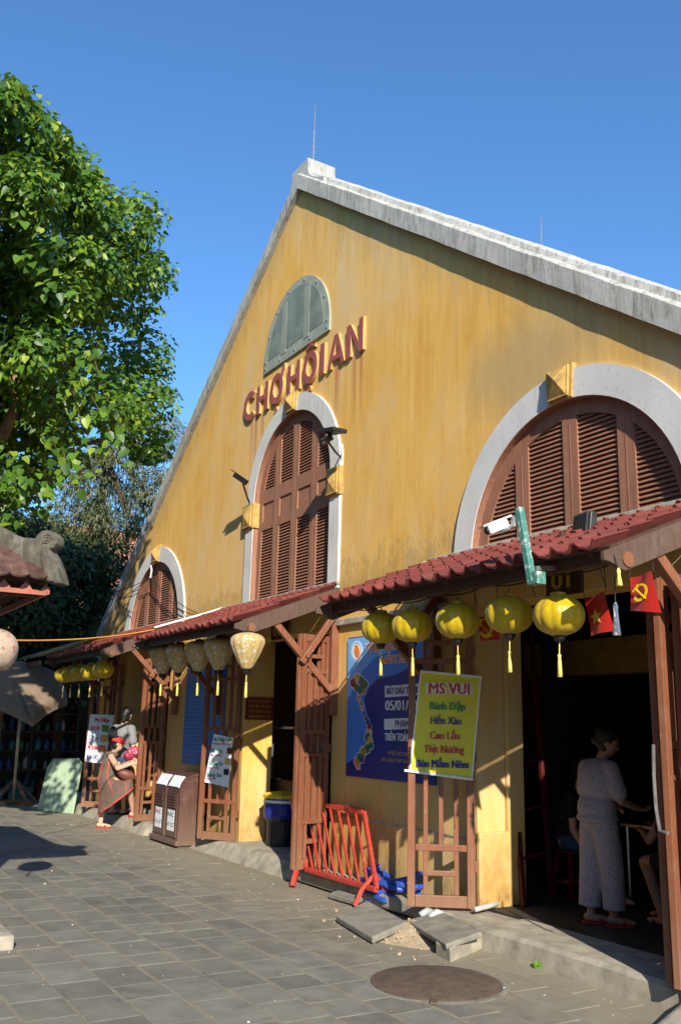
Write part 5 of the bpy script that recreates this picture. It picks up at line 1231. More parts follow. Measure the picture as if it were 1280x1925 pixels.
# ------------------------------------------------------------------ far left: board, umbrella, stall
p0, p1 = hz(GZ, 71, 1524), hz(GZ, 137, 1531); r_v = (p1-p0).normalized(); bn_ = Vector((0, 0, 1)).cross(r_v); up_ = (Vector((0, 0, 1))*math.cos(R(14))+bn_*math.sin(R(14)))
f = Frame(p0, r_v, up_)
obj('green_board', MB().prism(f, [f.ab(*q) for q in ((71, 1524), (137, 1531), (155, 1436), (148, 1426), (102, 1427), (90, 1442))], -0.02, 0.02), 'board_green', label='pale green tabletop board with cut corners leaning beside the umbrella', cat='board', bevel=0.008, origin=p0)
ub = hz(GZ, 24, 1512); um = thing('market_umbrella', 'grey-brown cloth market umbrella on a wooden cross stand', 'umbrella', ub)
obj('pole', MB().tube([ub+Vector((0, 0, 0.05)), hd(19.2, 33, 1400), hd(19.3, 38, 1340), hd(19.3, 40, 1275)], 0.028, 8), 'pole_metal', um)
for an in (20, 110, 200, 290):
    c, s = math.cos(R(an)), math.sin(R(an)); e = ub+Vector((c*0.62, s*0.62, 0.03))
    obj('stand_foot', MB().bar(ub+Vector((0, 0, 0.05)), e, 0.07, 0.06).bar(e+Vector((-c*.1, -s*.1, 0.02)), ub+Vector((c*0.04, s*0.04, 0.46)), 0.05, 0.05), 'umbrella_wood', um)
A_ = hd(19.3, 4, 1243); rim = [hd(20.3, 112, 1268), hd(19.5, 127, 1319), hd(18.5, 62, 1358), hd(18.2, -60, 1312), hd(19.4, -110, 1290), hd(20.6, -40, 1262)]
mb = MB(); n = 8
for i in range(6):
    a, b = rim[i], rim[(i+1) % 6]; k0 = len(mb.v)
    for j in range(n+1):
        for q in range(n+1):
            s_ = j/n; t_ = q/n; e = a.lerp(b, t_); p = A_.lerp(e, s_); p.z += 0.10*math.sin(math.pi*s_)*(1-0.3*math.sin(math.pi*t_))+0.07*s_*s_*math.sin(math.pi*t_); mb.v.append(p)
    for j in range(n):
        for q in range(n): k = k0+j*(n+1)+q; mb.f.append((k, k+1, k+n+2, k+n+1))
u_ = obj('canopy', mb, 'umbrella_cloth', um, autosmooth=60); sm_ = u_.modifiers.new('thick', 'SOLIDIFY'); sm_.thickness = 0.006
mb = MB()
for i in range(6):
    a, b = rim[i], rim[(i+1) % 6]
    for q in range(n):
        p, r2 = a.lerp(b, q/n), a.lerp(b, (q+1)/n); p = p+Vector((0, 0, 0.07*math.sin(math.pi*q/n))); r2 = r2+Vector((0, 0, 0.07*math.sin(math.pi*(q+1)/n))); d_ = Vector((0, 0, -0.09)); mb.add([p, r2, r2+d_, p+d_], [(0, 1, 2, 3)])
obj('valance', mb, 'umbrella_cloth', um)
for r2 in rim: obj('rib', MB().bar(A_-Vector((0, 0, 0.03)), r2-Vector((0, 0, 0.02)), 0.015, 0.015), 'umbrella_wood', um)
# corrugated stall roof and shelves of goods
sr = thing('stall_roof', 'faded olive corrugated sheet roof over the stall at the far left', 'roof', (-10.2, -0.7, 2.9)); mb = MB(); n = 84
for y, z in ((-1.40, 2.80), (-0.15, 3.25)):
    for i in range(n+1): mb.v.append(Vector((-13.6+6.2*i/n, y, z+0.03*math.cos(i*math.pi/2.0))))
for i in range(n): mb.f.append((i, i+1, n+2+i, n+1+i))
s_ = obj('sheet', mb, 'corrugated_olive', sr, smooth=True); s_.modifiers.new('thick', 'SOLIDIFY').thickness = 0.006
for x in (-13.4, -10.6): obj('post', MB().bar((x, -1.35, GZ), (x, -1.35, 2.68), 0.07, 0.07), 'umbrella_wood', sr)
obj('purlin', MB().bar((-13.5, -1.35, 2.66), (-7.5, -1.35, 2.66), 0.06, 0.08), 'umbrella_wood', sr)
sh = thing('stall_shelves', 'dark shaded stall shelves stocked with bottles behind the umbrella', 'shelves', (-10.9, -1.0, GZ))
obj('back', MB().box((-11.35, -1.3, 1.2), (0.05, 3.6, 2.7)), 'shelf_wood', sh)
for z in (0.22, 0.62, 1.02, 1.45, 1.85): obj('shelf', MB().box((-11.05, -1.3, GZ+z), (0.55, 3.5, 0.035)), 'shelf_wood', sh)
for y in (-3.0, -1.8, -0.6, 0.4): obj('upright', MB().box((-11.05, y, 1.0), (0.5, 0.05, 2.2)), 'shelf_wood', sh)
gm = ['goods_teal', 'goods_blue', 'goods_green', 'goods_white', 'goods_orange', 'goods_red', 'goods_yellow']; r_ = random.Random(4); bm_ = {}
for zi, z in enumerate((0.22, 0.62, 1.02, 1.45)):
    for k in range(15):
        y = -2.35+k*0.19+r_.uniform(-.03, .03); mt = gm[(0, 1, 0, 3, 2, 4, 5, 1, 6, 0)[r_.randrange(10)]]
        if mt not in bm_: bm_[mt] = mesh_from('bottle', MB().lathe([(0.045, 0), (0.05, 0.02), (0.05, 0.15), (0.035, 0.19), (0.018, 0.21), (0.018, 0.25)], (0, 0, 0), 12), mats=(mt,)); bm_[mt].polygons.foreach_set('use_smooth', [True]*len(bm_[mt].polygons))
        o = bpy.data.objects.new('bottle', bm_[mt]); COL.objects.link(o); o.location = (-10.92+r_.uniform(-.05, .05), y, GZ+z+0.018); s = r_.uniform(0.7, 1.15); o.scale = (s*r_.uniform(.8, 1.5), s*r_.uniform(.8, 1.5), s*r_.uniform(.8, 1.2))
        tag(o, 'small bottle on the shaded stall shelves behind the grey umbrella', 'bottle', 'bottles on the stall shelves')
# crates and sacks below the shelves
for k, (y, mt) in enumerate(((-0.9, 'goods_teal'), (-1.5, 'goods_blue'), (-0.3, 'goods_red'))):
    t_ = thing('plastic_crate', ('teal', 'dark blue', 'dark red')[k]+' plastic crate standing in front of the stall shelves', 'crate', (-10.2, y, GZ))
    obj('body', MB().box((-10.2, y, GZ+0.14), (0.36, 0.5, 0.28)), mt, t_, bevel=0.02); obj('rim', MB().box((-10.2, y, GZ+0.275), (0.40, 0.54, 0.03)), mt, t_, bevel=0.008)
# ------------------------------------------------------------------ pavilion at the left edge: eave corner near (3.1,-3.8)
CX, CY, CZ = 3.10, -3.80, 2.60; W_ = 3.4
pv = thing('street_pavilion', 'small open pavilion with old tiled hip roof and curled cement ridge at the left edge', 'pavilion', (CX-W_/2, CY-W_/2, GZ))
apx = Vector((CX-W_/2, CY-W_/2, CZ+1.45)); cs = [Vector((CX, CY, CZ+0.13)), Vector((CX-W_, CY, CZ+0.13)), Vector((CX-W_, CY-W_, CZ+0.13)), Vector((CX, CY-W_, CZ+0.13))]
for i in range(4):
    a, b = cs[i], cs[(i+1) % 4]; obj('roof_slope', MB().add([a, b, apx, a-Vector((0, 0, .05)), b-Vector((0, 0, .05)), apx-Vector((0, 0, .05))], [(0, 1, 2), (5, 4, 3), (0, 3, 4, 1), (1, 4, 5, 2), (2, 5, 3, 0)]), 'tile_old', pv)
obj('plinth', MB().box((CX-W_/2-0.1, CY-W_/2+0.10, GZ+0.045), (W_-0.1, W_-0.1, 0.12)), 'kerb_concrete', pv, bevel=0.02)
for x in (CX-0.45, CX-W_+0.45):
    for y in (CY-0.75, CY-W_+0.45): obj('post', MB().box((x, y, (GZ+CZ)/2), (0.16, 0.16, CZ-GZ)), 'gate_brown', pv, bevel=0.01)
teeth = [(-W_, -0.02)]; y = -W_
while y < -0.02:
    teeth += [(y, 0.085), (y+0.055, 0.018), (y+0.115, 0.018)]; y += 0.17
teeth += [(0, 0.085), (0, -0.02)]
obj('fascia', MB().prism(Frame((CX, CY, CZ), (0, 1, 0), (0, 0, 1)), [(a, b) for a, b in teeth], -0.025, 0.0), 'fascia_red', pv)
obj('fascia', MB().box((CX-W_/2, CY+0.01, CZ+0.02), (W_, 0.025, 0.06)), 'fascia_red', pv)
obj('soffit_beam', MB().bar((CX-0.30, CY-0.02, CZ+0.04), (CX-0.30, CY-W_, CZ+0.04), 0.07, 0.09), 'beam_brown', pv)
for k in range(12): obj('rafter', MB().bar((CX-0.04, CY-0.15-k*0.25, CZ+0.05), (CX-W_/2, CY-0.15-k*0.25, CZ+0.05+0.9*min(1, (0.15+k*0.25)/1.7)), 0.05, 0.06), 'beam_brown', pv)
# old tiles along the +x slope, rounded lower ends
sv = (Vector((CX, CY-W_/2, CZ+0.13))-apx); sdn = sv.normalized(); nn_ = Vector((0, 1, 0)).cross(-sdn); nn_ = nn_ if nn_.z > 0 else -nn_
tmb = MB(); pl = [(-0.075, 0), (-0.07, -0.03), (-0.04, -0.055), (0, -0.065), (0.04, -0.055), (0.07, -0.03), (0.075, 0), (0.075, 0.16), (-0.075, 0.16)]
fr_t = Frame((0, 0, 0), (1, 0, 0), (0, 1, 0)); tmb.prism(fr_t, pl, 0, 0.018); tme = mesh_from('old_tile', tmb, mats=('tile_old',)); r_ = random.Random(8)
TR = Matrix((Vector((0, 1, 0)), -sdn, nn_)).transposed().to_4x4()
for row in range(4):
    for k in range(11):
        yy = CY-0.10-k*0.15-(0.075 if row % 2 else 0)-row*0.10
        p = Vector((CX+0.07, yy, CZ+0.13))+(-sdn)*(row*0.115)+nn_*(0.008+0.004*(k % 2)+0.012*(1 if row else 1)); p.z -= 0.02
        o = bpy.data.objects.new('old_tile', tme); COL.objects.link(o); o.parent = pv; o.matrix_local = Matrix.Translation(p-ORI[pv.name]) @ TR @ Matrix.Rotation(R(4+r_.uniform(-2, 2)), 4, 'X') @ Matrix.Rotation(r_.uniform(-.06, .06), 4, 'Z')
# hip ridge with scrolled end, drawn in the vertical plane of the hip
f = Frame((CX+0.12, CY+0.12, 0), Vector((1, 1, 0)), (0, 0, 1))
rp = [(-60, 968), (-20, 978), (5, 992), (30, 1006), (52, 1013), (75, 1015), (79, 1007), (86, 1001), (96, 999), (107, 1003), (114, 1013), (114, 1025), (107, 1033), (99, 1036), (108, 1050), (117, 1072), (124, 1100), (110, 1100), (92, 1096), (60, 1082), (30, 1072), (0, 1052), (-60, 1020)]
hr = obj('hip_ridge', MB().prism(f, [f.ab(*q) for q in rp], -0.075, 0.075), 'ridge_cement', pv, bevel=0.02)
sc = f.ab(97, 1017); obj('scroll', MB().tube([f(sc[0]+0.048*(1-k/26)*math.cos(k*0.55), sc[1]+0.048*(1-k/26)*math.sin(k*0.55), 0.078) for k in range(24)], 0.008, 6), 'ridge_cement', hr, smooth=True)
obj('end_rib', MB().prism(f, [f.ab(*q) for q in ((84, 1036), (97, 1034), (107, 1064), (113, 1098), (97, 1096), (88, 1066))], 0.06, 0.10), 'ridge_cement', hr, bevel=0.02)
lp = hz(2.13, -14, 1222)
pl_ = thing('pale_lantern', 'pale cream patterned lantern cut off by the left edge of the photo', 'lantern', lp)
obj('silk_body', MB().lathe([(0.05, -0.17)]+[(0.20*math.cos(R(a))**0.8, 0.17*math.sin(R(a))) for a in range(-74, 75, 8)]+[(0.05, 0.17)], lp, 40, lambda a, z: 1-0.03*abs(math.sin(4*a))), 'silk_pale', pl_, smooth=True)
obj('hanging_cord', MB().tube([lp+Vector((0, 0, 0.16)), lp+Vector((0, 0, 0.47))], 0.004, 6), 'cable_black', pl_)
obj('tassel', MB().lathe([(0.006, -0.17), (0.012, -0.24), (0.010, -0.26), (0.018, -0.38)], lp, 10), 'tassel_yellow', pl_)
# ------------------------------------------------------------------ trees
import numpy as np
def leaf_mesh(name, P, N, Dn, S, mat, rngn, shape='heart', var=None):
    """P centres, N normals, Dn tip directions, S sizes"""
    n = len(P); Dn = Dn - N*np.sum(Dn*N, 1, keepdims=True); Dn /= np.linalg.norm(Dn, axis=1, keepdims=True)+1e-9; B = np.cross(N, Dn)
    if shape == 'heart': loc = [(0, 0, 0), (-.30, -.06, .03), (-.47, .22, .07), (-.36, .58, .05), (0, 1.12, -.10), (.36, .58, .05), (.47, .22, .07), (.30, -.06, .03)]; faces = [(0, 4, 3, 2, 1), (0, 7, 6, 5, 4)]
    else: loc = [(-.5, 0, 0), (.5, 0, 0), (.35, 1, 0), (-.35, 1, 0)]; faces = [(0, 1, 2, 3)]
    k = len(loc); V = np.zeros((n, k, 3)); S2 = S if S.ndim == 2 else np.stack([S, S], 1)
    for i, (x, y, z) in enumerate(loc): V[:, i] = P + B*(x*S2[:, :1]) + Dn*(y*S2[:, 1:]) + N*(z*S2[:, :1])
    me = bpy.data.meshes.new(name); nf = len(faces); L = sum(len(f) for f in faces)
    me.vertices.add(n*k); me.vertices.foreach_set('co', V.reshape(-1)); me.loops.add(n*L); me.polygons.add(n*nf)
    base = np.concatenate([np.array(f) for f in faces]); me.loops.foreach_set('vertex_index', (np.arange(n)[:, None]*k+base).reshape(-1).astype(np.int32))
    st = np.cumsum([0]+[len(f) for f in faces[:-1]]); me.polygons.foreach_set('loop_start', (np.arange(n)[:, None]*L+st).reshape(-1).astype(np.int32))
    at = me.attributes.new('leafvar', 'FLOAT', 'FACE'); v = rngn.random(n) if var is None else var; at.data.foreach_set('value', np.repeat(v, nf).astype(np.float32))
    me.update(calc_edges=True); me.validate(); me.materials.append(M[mat]); return me
def unit(a): return a/(np.linalg.norm(a, axis=-1, keepdims=True)+1e-9)
def clump_leaves(rn, c, rad, n, size, droop=0.8, squash=0.85):
    u = unit(rn.normal(size=(n, 3))); r = rad*(0.45+0.55*rn.random((n, 1))**0.6); P = np.array(c)+u*r*np.array([1, 1, squash])
    N = unit(u*0.75+np.array([0.38, -0.22, 0.62])+rn.normal(size=(n, 3))*0.45); D = u*0.6+np.array([0, 0, -droop])+rn.normal(size=(n, 3))*0.4
    return P, N, D, size*(0.7+0.55*rn.random(n))
def inpoly(x, y, pl):
    c = False; j = len(pl)-1
    for i in range(len(pl)):
        if (pl[i][1] > y) != (pl[j][1] > y) and x < (pl[j][0]-pl[i][0])*(y-pl[i][1])/(pl[j][1]-pl[i][1])+pl[i][0]: c = not c
        j = i
    return c
rn = np.random.default_rng(12); rr = random.Random(12)
tree_base = Vector((-1.9, -6.3, GZ))
tr_ = thing('broadleaf_tree', 'large leafy tree with glossy heart-shaped leaves at the upper left', 'tree', tree_base)
sil = [(-420, 270), (-300, 130), (-120, 105), (0, 172), (25, 178), (55, 240), (112, 255), (122, 305), (168, 325), (185, 375), (262, 392), (284, 420), (295, 560), (265, 590), (250, 625), (268, 655), (310, 700), (318, 790), (280, 850), (225, 850), (150, 840), (110, 900), (60, 915), (0, 930), (-200, 900), (-420, 700)]
cl = []
TG = [Vector(q) for q in ((-8.2, -1.4, 2.2), (-7.6, -1.0, 1.9), (-7.4, -0.8, 0.5), (-7.0, -0.4, 1.0), (-5.0, -0.8, 0.8), (-8.9, -1.3, 2.0), (-6.5, -0.5, 2.8), (-8.2, -1.8, 0.0))]
def sunny(p):
    for g in TG:
        d = p-g; t = -d.dot(SUN_DIR)
        if t > 0 and (d+SUN_DIR*t).length < 0.50: return False
    return True
while len(cl) < 262:
    x = rr.uniform(-420, 320); y = rr.uniform(60, 940)
    if not inpoly(x, y, sil): continue
    dm = 11.2 if x < 60 else 11.2+(min(x, 290)-60)/230*4.6
    if y > 780 and x < 200: dm -= 0.4
    d = dm+rr.uniform(0, 3.4); c = hd(d, x, y)
    for q in range(6):
        if sunny(c): break
        d = dm+1.5+q*1.1+rr.random(); c = hd(d, x, y)
    else: continue
    cl.append((c, rr.uniform(0.28, 0.50)*d/13.0))
Ps = []; 
for c, r_ in cl: Ps.append(clump_leaves(rn, c, r_, int(225+rr.random()*70), 0.084))
# edge sprigs that break up the outline
for k in range(90):
    i = rr.randrange(3, len(sil)-3); a, b = sil[i], sil[i+1]; s = rr.random(); x = a[0]*(1-s)+b[0]*s+rr.uniform(-6, 14); y = a[1]*(1-s)+b[1]*s+rr.uniform(-14, 10)
    dm = 11.6 if x < 60 else 11.6+(min(x, 290)-60)/230*4.6; Ps.append(clump_leaves(rn, hd(dm+rr.uniform(0.2, 2.0), x, y), rr.uniform(0.10, 0.24), 18, 0.100))
# drooping near sprays
twigs = MB(); sprays = [((150, 690), (185, 770), (238, 880)), ((128, 700), (150, 780), (188, 878)), ((165, 640), (190, 720), (228, 800)), ((60, 740), (85, 800), (108, 846)), ((100, 830), (98, 890), (82, 960)), ((118, 850), (128, 880), (140, 905)),
          ((10, 840), (28, 880), (46, 905)), ((-10, 880), (8, 915), (20, 925)), ((0, 690), (16, 720), (24, 750)), ((100, 600), (130, 650), (165, 700)), ((40, 470), (80, 520), (120, 560)), ((20, 380), (60, 420), (112, 470)), ((-10, 960), (4, 975), (10, 990))]
for k, sp in enumerate(sprays):
    d = 10.6+0.25*k % 1.2; pts = [hd(d+0.6-0.25*j, *q) for j, q in enumerate(sp)]; (twigs.tube([pts[0].lerp(pts[1], u)+Vector((0, 0, 0.03*math.sin(u*9+k))) for u in (0.3, 0.6, 1.0)]+[pts[1].lerp(pts[2], u)+Vector((0.02*math.sin(u*7+k), 0, 0.02*math.sin(u*8+k))) for u in (0.3, 0.6, 1.0)], [0.006, 0.006, 0.005, 0.004, 0.004, 0.003], 6) if k < 8 else None)
    m = 26; P = []; 
    for j in range(m):
        s = j/(m-1); p = pts[0].lerp(pts[1], s*2) if s < .5 else pts[1].lerp(pts[2], s*2-1); P.append(p+Vector((rr.gauss(0, .09), rr.gauss(0, .09), rr.gauss(0, .05))))
    P = np.array(P); N = unit(np.array([0.62, -0.45, 0.5])+rn.normal(size=(m, 3))*0.38); D = np.array([0.1, -0.05, -1.0])+rn.normal(size=(m, 3))*0.35; Ps.append((P, N, D, 0.112*(0.7+0.5*rn.random(m))))
P, N, D, S = [np.concatenate([q[i] for q in Ps]) for i in range(4)]
var = np.clip(rn.random(len(P))**1.3*0.9+0.3*(rn.random(len(P)) < 0.16), 0, 1)
o = bpy.data.objects.new('crown', leaf_mesh('crown', P, N, D, S, 'leaf_heart', rn, 'heart', var)); COL.objects.link(o); o.parent = tr_; o.location = -tree_base; o['kind'] = 'stuff'
obj('twigs', twigs, 'bark', tr_, kind='stuff')
fork = tree_base+Vector((0.1, 0.2, 3.6))
obj('trunk', MB().tube([tree_base, tree_base+Vector((0.05, 0, 1.2)), tree_base+Vector((0, 0.15, 2.5)), fork], [0.46, 0.36, 0.33, 0.28], 14), 'bark', tr_, smooth=True)
for k in range(16):
    c = cl[rr.randrange(len(cl))][0]; m1 = fork.lerp(c, 0.4)+Vector((rr.uniform(-.4, .4), rr.uniform(-.4, .4), 0.5)); m2 = fork.lerp(c, 0.75)+Vector((rr.uniform(-.3, .3), rr.uniform(-.3, .3), 0.35))
    obj('limb', MB().tube([fork, m1, m2, c], [0.17, 0.11, 0.07, 0.025], 9), 'bark', tr_, smooth=True)
obj('limb', MB().tube([hd(12.2, -30, 835), hd(12.0, 8, 815), hd(11.9, 26, 770), hd(12, 30, 705)], [0.10, 0.075, 0.06, 0.04], 9), 'bark_orange', tr_, smooth=True)

def tree2(name, label, base, silp, dr, ncl, per, crad, size, mat, trunk, bark='bark', group=None, seed=1, shape='strip', droop=0.5):
    r = random.Random(seed); rn2 = np.random.default_rng(seed); t = thing(name, label, 'tree', base, group=group); cs_ = []; bx = [min(p[0] for p in silp), max(p[0] for p in silp), min(p[1] for p in silp), max(p[1] for p in silp)]
    while len(cs_) < ncl:
        x = r.uniform(bx[0], bx[1]); y = r.uniform(bx[2], bx[3])
        if inpoly(x, y, silp): cs_.append(hd(r.uniform(*dr), x, y))
    Q = [clump_leaves(rn2, c, r.uniform(*crad), per, 1.0, droop) for c in cs_]; P, N, D, S = [np.concatenate([q[i] for q in Q]) for i in range(4)]
    S = np.stack([S*size[0], S*size[1]], 1)
    o = bpy.data.objects.new('crown', leaf_mesh('crown', P, N, D, S, mat, rn2, shape)); COL.objects.link(o); o.parent = t; o.location = -Vector(base); o['kind'] = 'stuff'
    obj('trunk', MB().tube(trunk, [0.2-0.13*i/(len(trunk)-1) for i in range(len(trunk))], 10), bark, t, smooth=True)
    for k in range(9):
        c = cs_[r.randrange(len(cs_))]; a = trunk[max(1, len(trunk)-2)]; b = a.lerp(trunk[-1], r.random()); obj('limb', MB().tube([b, b.lerp(c, .5)+Vector((0, 0, .25)), c], [0.07, 0.045, 0.015], 7), bark, t, smooth=True)
    return t
b2_ = hz(GZ, 183, 1400); d2 = 25.0
tb = hd(d2, 178, 1180); tb.z = GZ; tk = [tb, hd(d2, 180, 1080), hd(d2, 186, 990), hd(d2, 196, 900), hd(d2, 205, 850)]
tree2('feathery_tree', 'thin feathery tree standing just beyond the far gable edge', tb, [(150, 860), (215, 820), (265, 800), (325, 770), (338, 850), (318, 900), (290, 960), (250, 1080), (210, 1120), (130, 1080), (90, 980), (120, 920)], (23.5, 26.5), 120, 130, (0.25, 0.55), (0.028, 0.15), 'leaf_fine', tk, seed=21, droop=1.0)
for k, (sp, dr, nc, sd, lb) in enumerate((([(-120, 950), (40, 930), (110, 985), (130, 1060), (100, 1180), (20, 1290), (-120, 1290)], (20, 23), 105, 31, 'dark dense tree behind the pavilion roof'),
                              ([(60, 1040), (150, 1020), (215, 1050), (205, 1130), (190, 1200), (150, 1290), (40, 1300), (50, 1160)], (22, 24.5), 105, 32, 'dark bushy tree filling the gap beside the far gable edge'))):
    cxp = (-40, 120)[k]; bb = hd(22.5, cxp, 1290); bb.z = GZ; tk = [bb, hd(22.5, cxp, 1200), hd(22.5, cxp+6, 1100), hd(22.5, cxp+3, 1040)]
    tree2('bushy_tree', lb, bb, sp, dr, nc, 190, (0.35, 0.7), (0.075, 0.10), 'leaf_dark', tk, seed=sd, group='dark trees beyond the hall')
# low hedge closing the far end of the lane, and a house beyond
he = thing('hedge', 'dark overgrown hedge closing the lane behind the stall', 'hedge', (-15.5, -1.5, GZ)); rn3 = np.random.default_rng(5); Q = []
for k in range(150): Q.append(clump_leaves(rn3, (-15.6+rr.uniform(-.5, .5), rr.uniform(-8, 4.5), rr.uniform(0.1, 2.9)), rr.uniform(.3, .5), 95, 1.0))
P, N, D, S = [np.concatenate([q[i] for q in Q]) for i in range(4)]
o = bpy.data.objects.new('foliage', leaf_mesh('foliage', P, N, D, np.stack([S*0.08, S*0.10], 1), 'leaf_dark', rn3, 'strip')); COL.objects.link(o); o.parent = he; o.location = (15.5, 1.5, -GZ); o['kind'] = 'stuff'
obj('branches', MB().box((-15.9, -1.7, 1.2), (0.25, 12, 2.6)), 'bark', he)
hb = hd(34, 105, 1100); hb.z = GZ; hs = thing('distant_house', 'pink-walled house with orange tiled roof half hidden behind the trees', 'house', hb)
obj('wall', MB().box(hb+Vector((0, 0, 2.3)), (5, 7, 4.6)), 'wall_pink', hs)
rz_ = hd(34, 140, 1008).z; obj('roof', MB().add([hb+Vector((3, -4, 4.5)), hb+Vector((3, 4, 4.5)), hb+Vector((0, 4, rz_+0.6)), hb+Vector((0, -4, rz_+0.6)), hb+Vector((-3, -4, 4.5)), hb+Vector((-3, 4, 4.5))], [(0, 1, 2, 3), (3, 2, 5, 4), (0, 3, 4), (1, 5, 2), (0, 4, 5, 1)]), 'roof_orange', hs)
for y in (-2.2, 0, 2.2):
    w = obj('window', MB().box(hb+Vector((2.52, y, 2.6)), (0.06, 1.0, 1.2)), 'paint_white', hs); obj('pane', MB().box(hb+Vector((2.56, y, 2.6)), (0.02, 0.84, 1.04)), 'metal_black', w)
# ------------------------------------------------------------------ people
def hand(mb, w, d, side, curl=0.5, s=1.0, thumb=1):
    """wrist point, pointing direction, sideways direction across the knuckles; the palm faces side x d"""
    w = Vector(w); d = Vector(d).normalized(); side = (Vector(side)-d*Vector(side).dot(d)).normalized(); pn = side.cross(d)
    for q in (-0.024, -0.008, 0.008, 0.024): mb.capsule(w+side*q*0.7*s, 0.015*s, w+d*0.078*s+side*q*s, 0.012*s, 8, 3)
    for q, L in ((-0.027, 0.058), (-0.009, 0.07), (0.009, 0.066), (0.026, 0.05)):
        k = w+d*0.085*s+side*q*s; d1 = (d*math.cos(curl*0.7)+pn*math.sin(curl*0.7)); d2_ = (d*math.cos(curl*1.8)+pn*math.sin(curl*1.8))
        k2 = k+d1*L*0.52*s; mb.capsule(k, 0.0095*s, k2, 0.0088*s, 8, 3); mb.capsule(k2, 0.0088*s, k2+d2_*L*0.5*s, 0.0075*s, 8, 3)
    t0 = w+d*0.025*s-side*0.022*s*thumb; t1 = t0-side*0.032*s*thumb+d*0.028*s+pn*0.012*s; mb.capsule(t0, 0.013*s, t1, 0.010*s, 8, 3); mb.capsule(t1, 0.010*s, t1+d*0.028*s+pn*0.012*s, 0.0085*s, 8, 3)
def head(mb, c, fwd, s=1.0):
    c = Vector(c); f = Vector(fwd).normalized(); up = Vector((0, 0, 1)); up = (up-f*up.dot(f)).normalized(); r = f.cross(up); rot = Matrix((r, f, up)).transposed()
    mb.ellip(c+up*0.015*s, (0.073*s, 0.090*s, 0.098*s), rot); mb.ellip(c-up*0.045*s+f*0.018*s, (0.056*s, 0.066*s, 0.066*s), rot); mb.ellip(c-up*0.088*s+f*0.052*s, (0.024*s, 0.02*s, 0.02*s), rot, 10, 6)
    mb.capsule(c+f*0.082*s+up*0.012*s, 0.008*s, c+f*0.099*s-up*0.022*s, 0.013*s, 8, 3)
    for q in (-1, 1): mb.ellip(c+r*q*0.074*s-up*0.005*s-f*0.005*s, (0.010*s, 0.018*s, 0.030*s), rot, 8, 6)
    return rot
def face(t, c, fwd, s=1.0):
    c = Vector(c); f = Vector(fwd).normalized(); up = Vector((0, 0, 1)); up = (up-f*up.dot(f)).normalized(); r = f.cross(up); rot = Matrix((r, f, up)).transposed()
    for q in (-1, 1):
        obj('eye', MB().ellip(c+r*q*0.030*s+f*0.078*s+up*0.012*s, (0.012*s, 0.008*s, 0.007*s), rot, 8, 6), 'hair_black', t); obj('eyebrow', MB().ellip(c+r*q*0.031*s+f*0.082*s+up*0.032*s, (0.017*s, 0.006*s, 0.004*s), rot, 8, 6), 'hair_black', t)
    obj('mouth', MB().ellip(c+f*0.083*s-up*0.052*s, (0.022*s, 0.008*s, 0.006*s), rot, 8, 6), 'cloth_red', t)
def hair(t, c, fwd, s=1.0, bun=False, long=0.0):
    c = Vector(c); f = Vector(fwd).normalized(); up = Vector((0, 0, 1)); r = f.cross(up).normalized(); rot = Matrix((r, f, up)).transposed(); mb = MB()
    mb.ellip(c+up*0.040*s-f*0.016*s, (0.085*s, 0.094*s, 0.094*s), rot); mb.ellip(c-up*0.03*s-f*0.045*s, (0.074*s, 0.055*s, 0.075*s), rot)
    fh = Vector((f.x, f.y, 0)).normalized(); mb.ellip(c+up*0.062*s+fh*0.012*s, (0.078*s, 0.082*s, 0.060*s), rot)
    if bun: mb.ellip(c-f*0.11*s-up*0.015*s, (0.042*s, 0.042*s, 0.042*s), rot)
    if long: mb.capsule(c-f*0.07*s, 0.06*s, c-f*0.09*s-up*long, 0.035*s)
    skin_obj('hair', mb, 'hair_black', t, 0.010, 3)
def foot(mb, ank, f, L=0.23): a = Vector(ank); f = Vector(f).normalized(); mb.capsule(a-f*0.03-Vector((0, 0, 0.035)), 0.034, a+f*0.08-Vector((0, 0, 0.045)), 0.03, 10, 3); mb.capsule(a+f*0.08-Vector((0, 0, 0.045)), 0.03, a+f*(L-0.075)-Vector((0, 0, 0.055)), 0.022, 10, 3)
def sandal(t, ank, f, mat, zsole):
    a = Vector(ank); f = Vector(f).normalized(); r = f.cross(Vector((0, 0, 1))); fr = Frame((a.x, a.y, zsole), f, -r); 
    obj('sandal', MB().prism(fr, [(-0.07, -0.035), (-0.05, -0.045), (0.06, -0.04), (0.14, -0.045), (0.17, -0.02), (0.17, 0.02), (0.14, 0.045), (0.06, 0.04), (-0.05, 0.045), (-0.07, 0.035)], 0.0, 0.018).tube([a+f*0.07+r*0.045+Vector((0, 0, zsole-a.z+0.015)), a+f*0.085+Vector((0, 0, zsole-a.z+0.062)), a+f*0.07-r*0.045+Vector((0, 0, zsole-a.z+0.015))], 0.013, 8), mat, t)

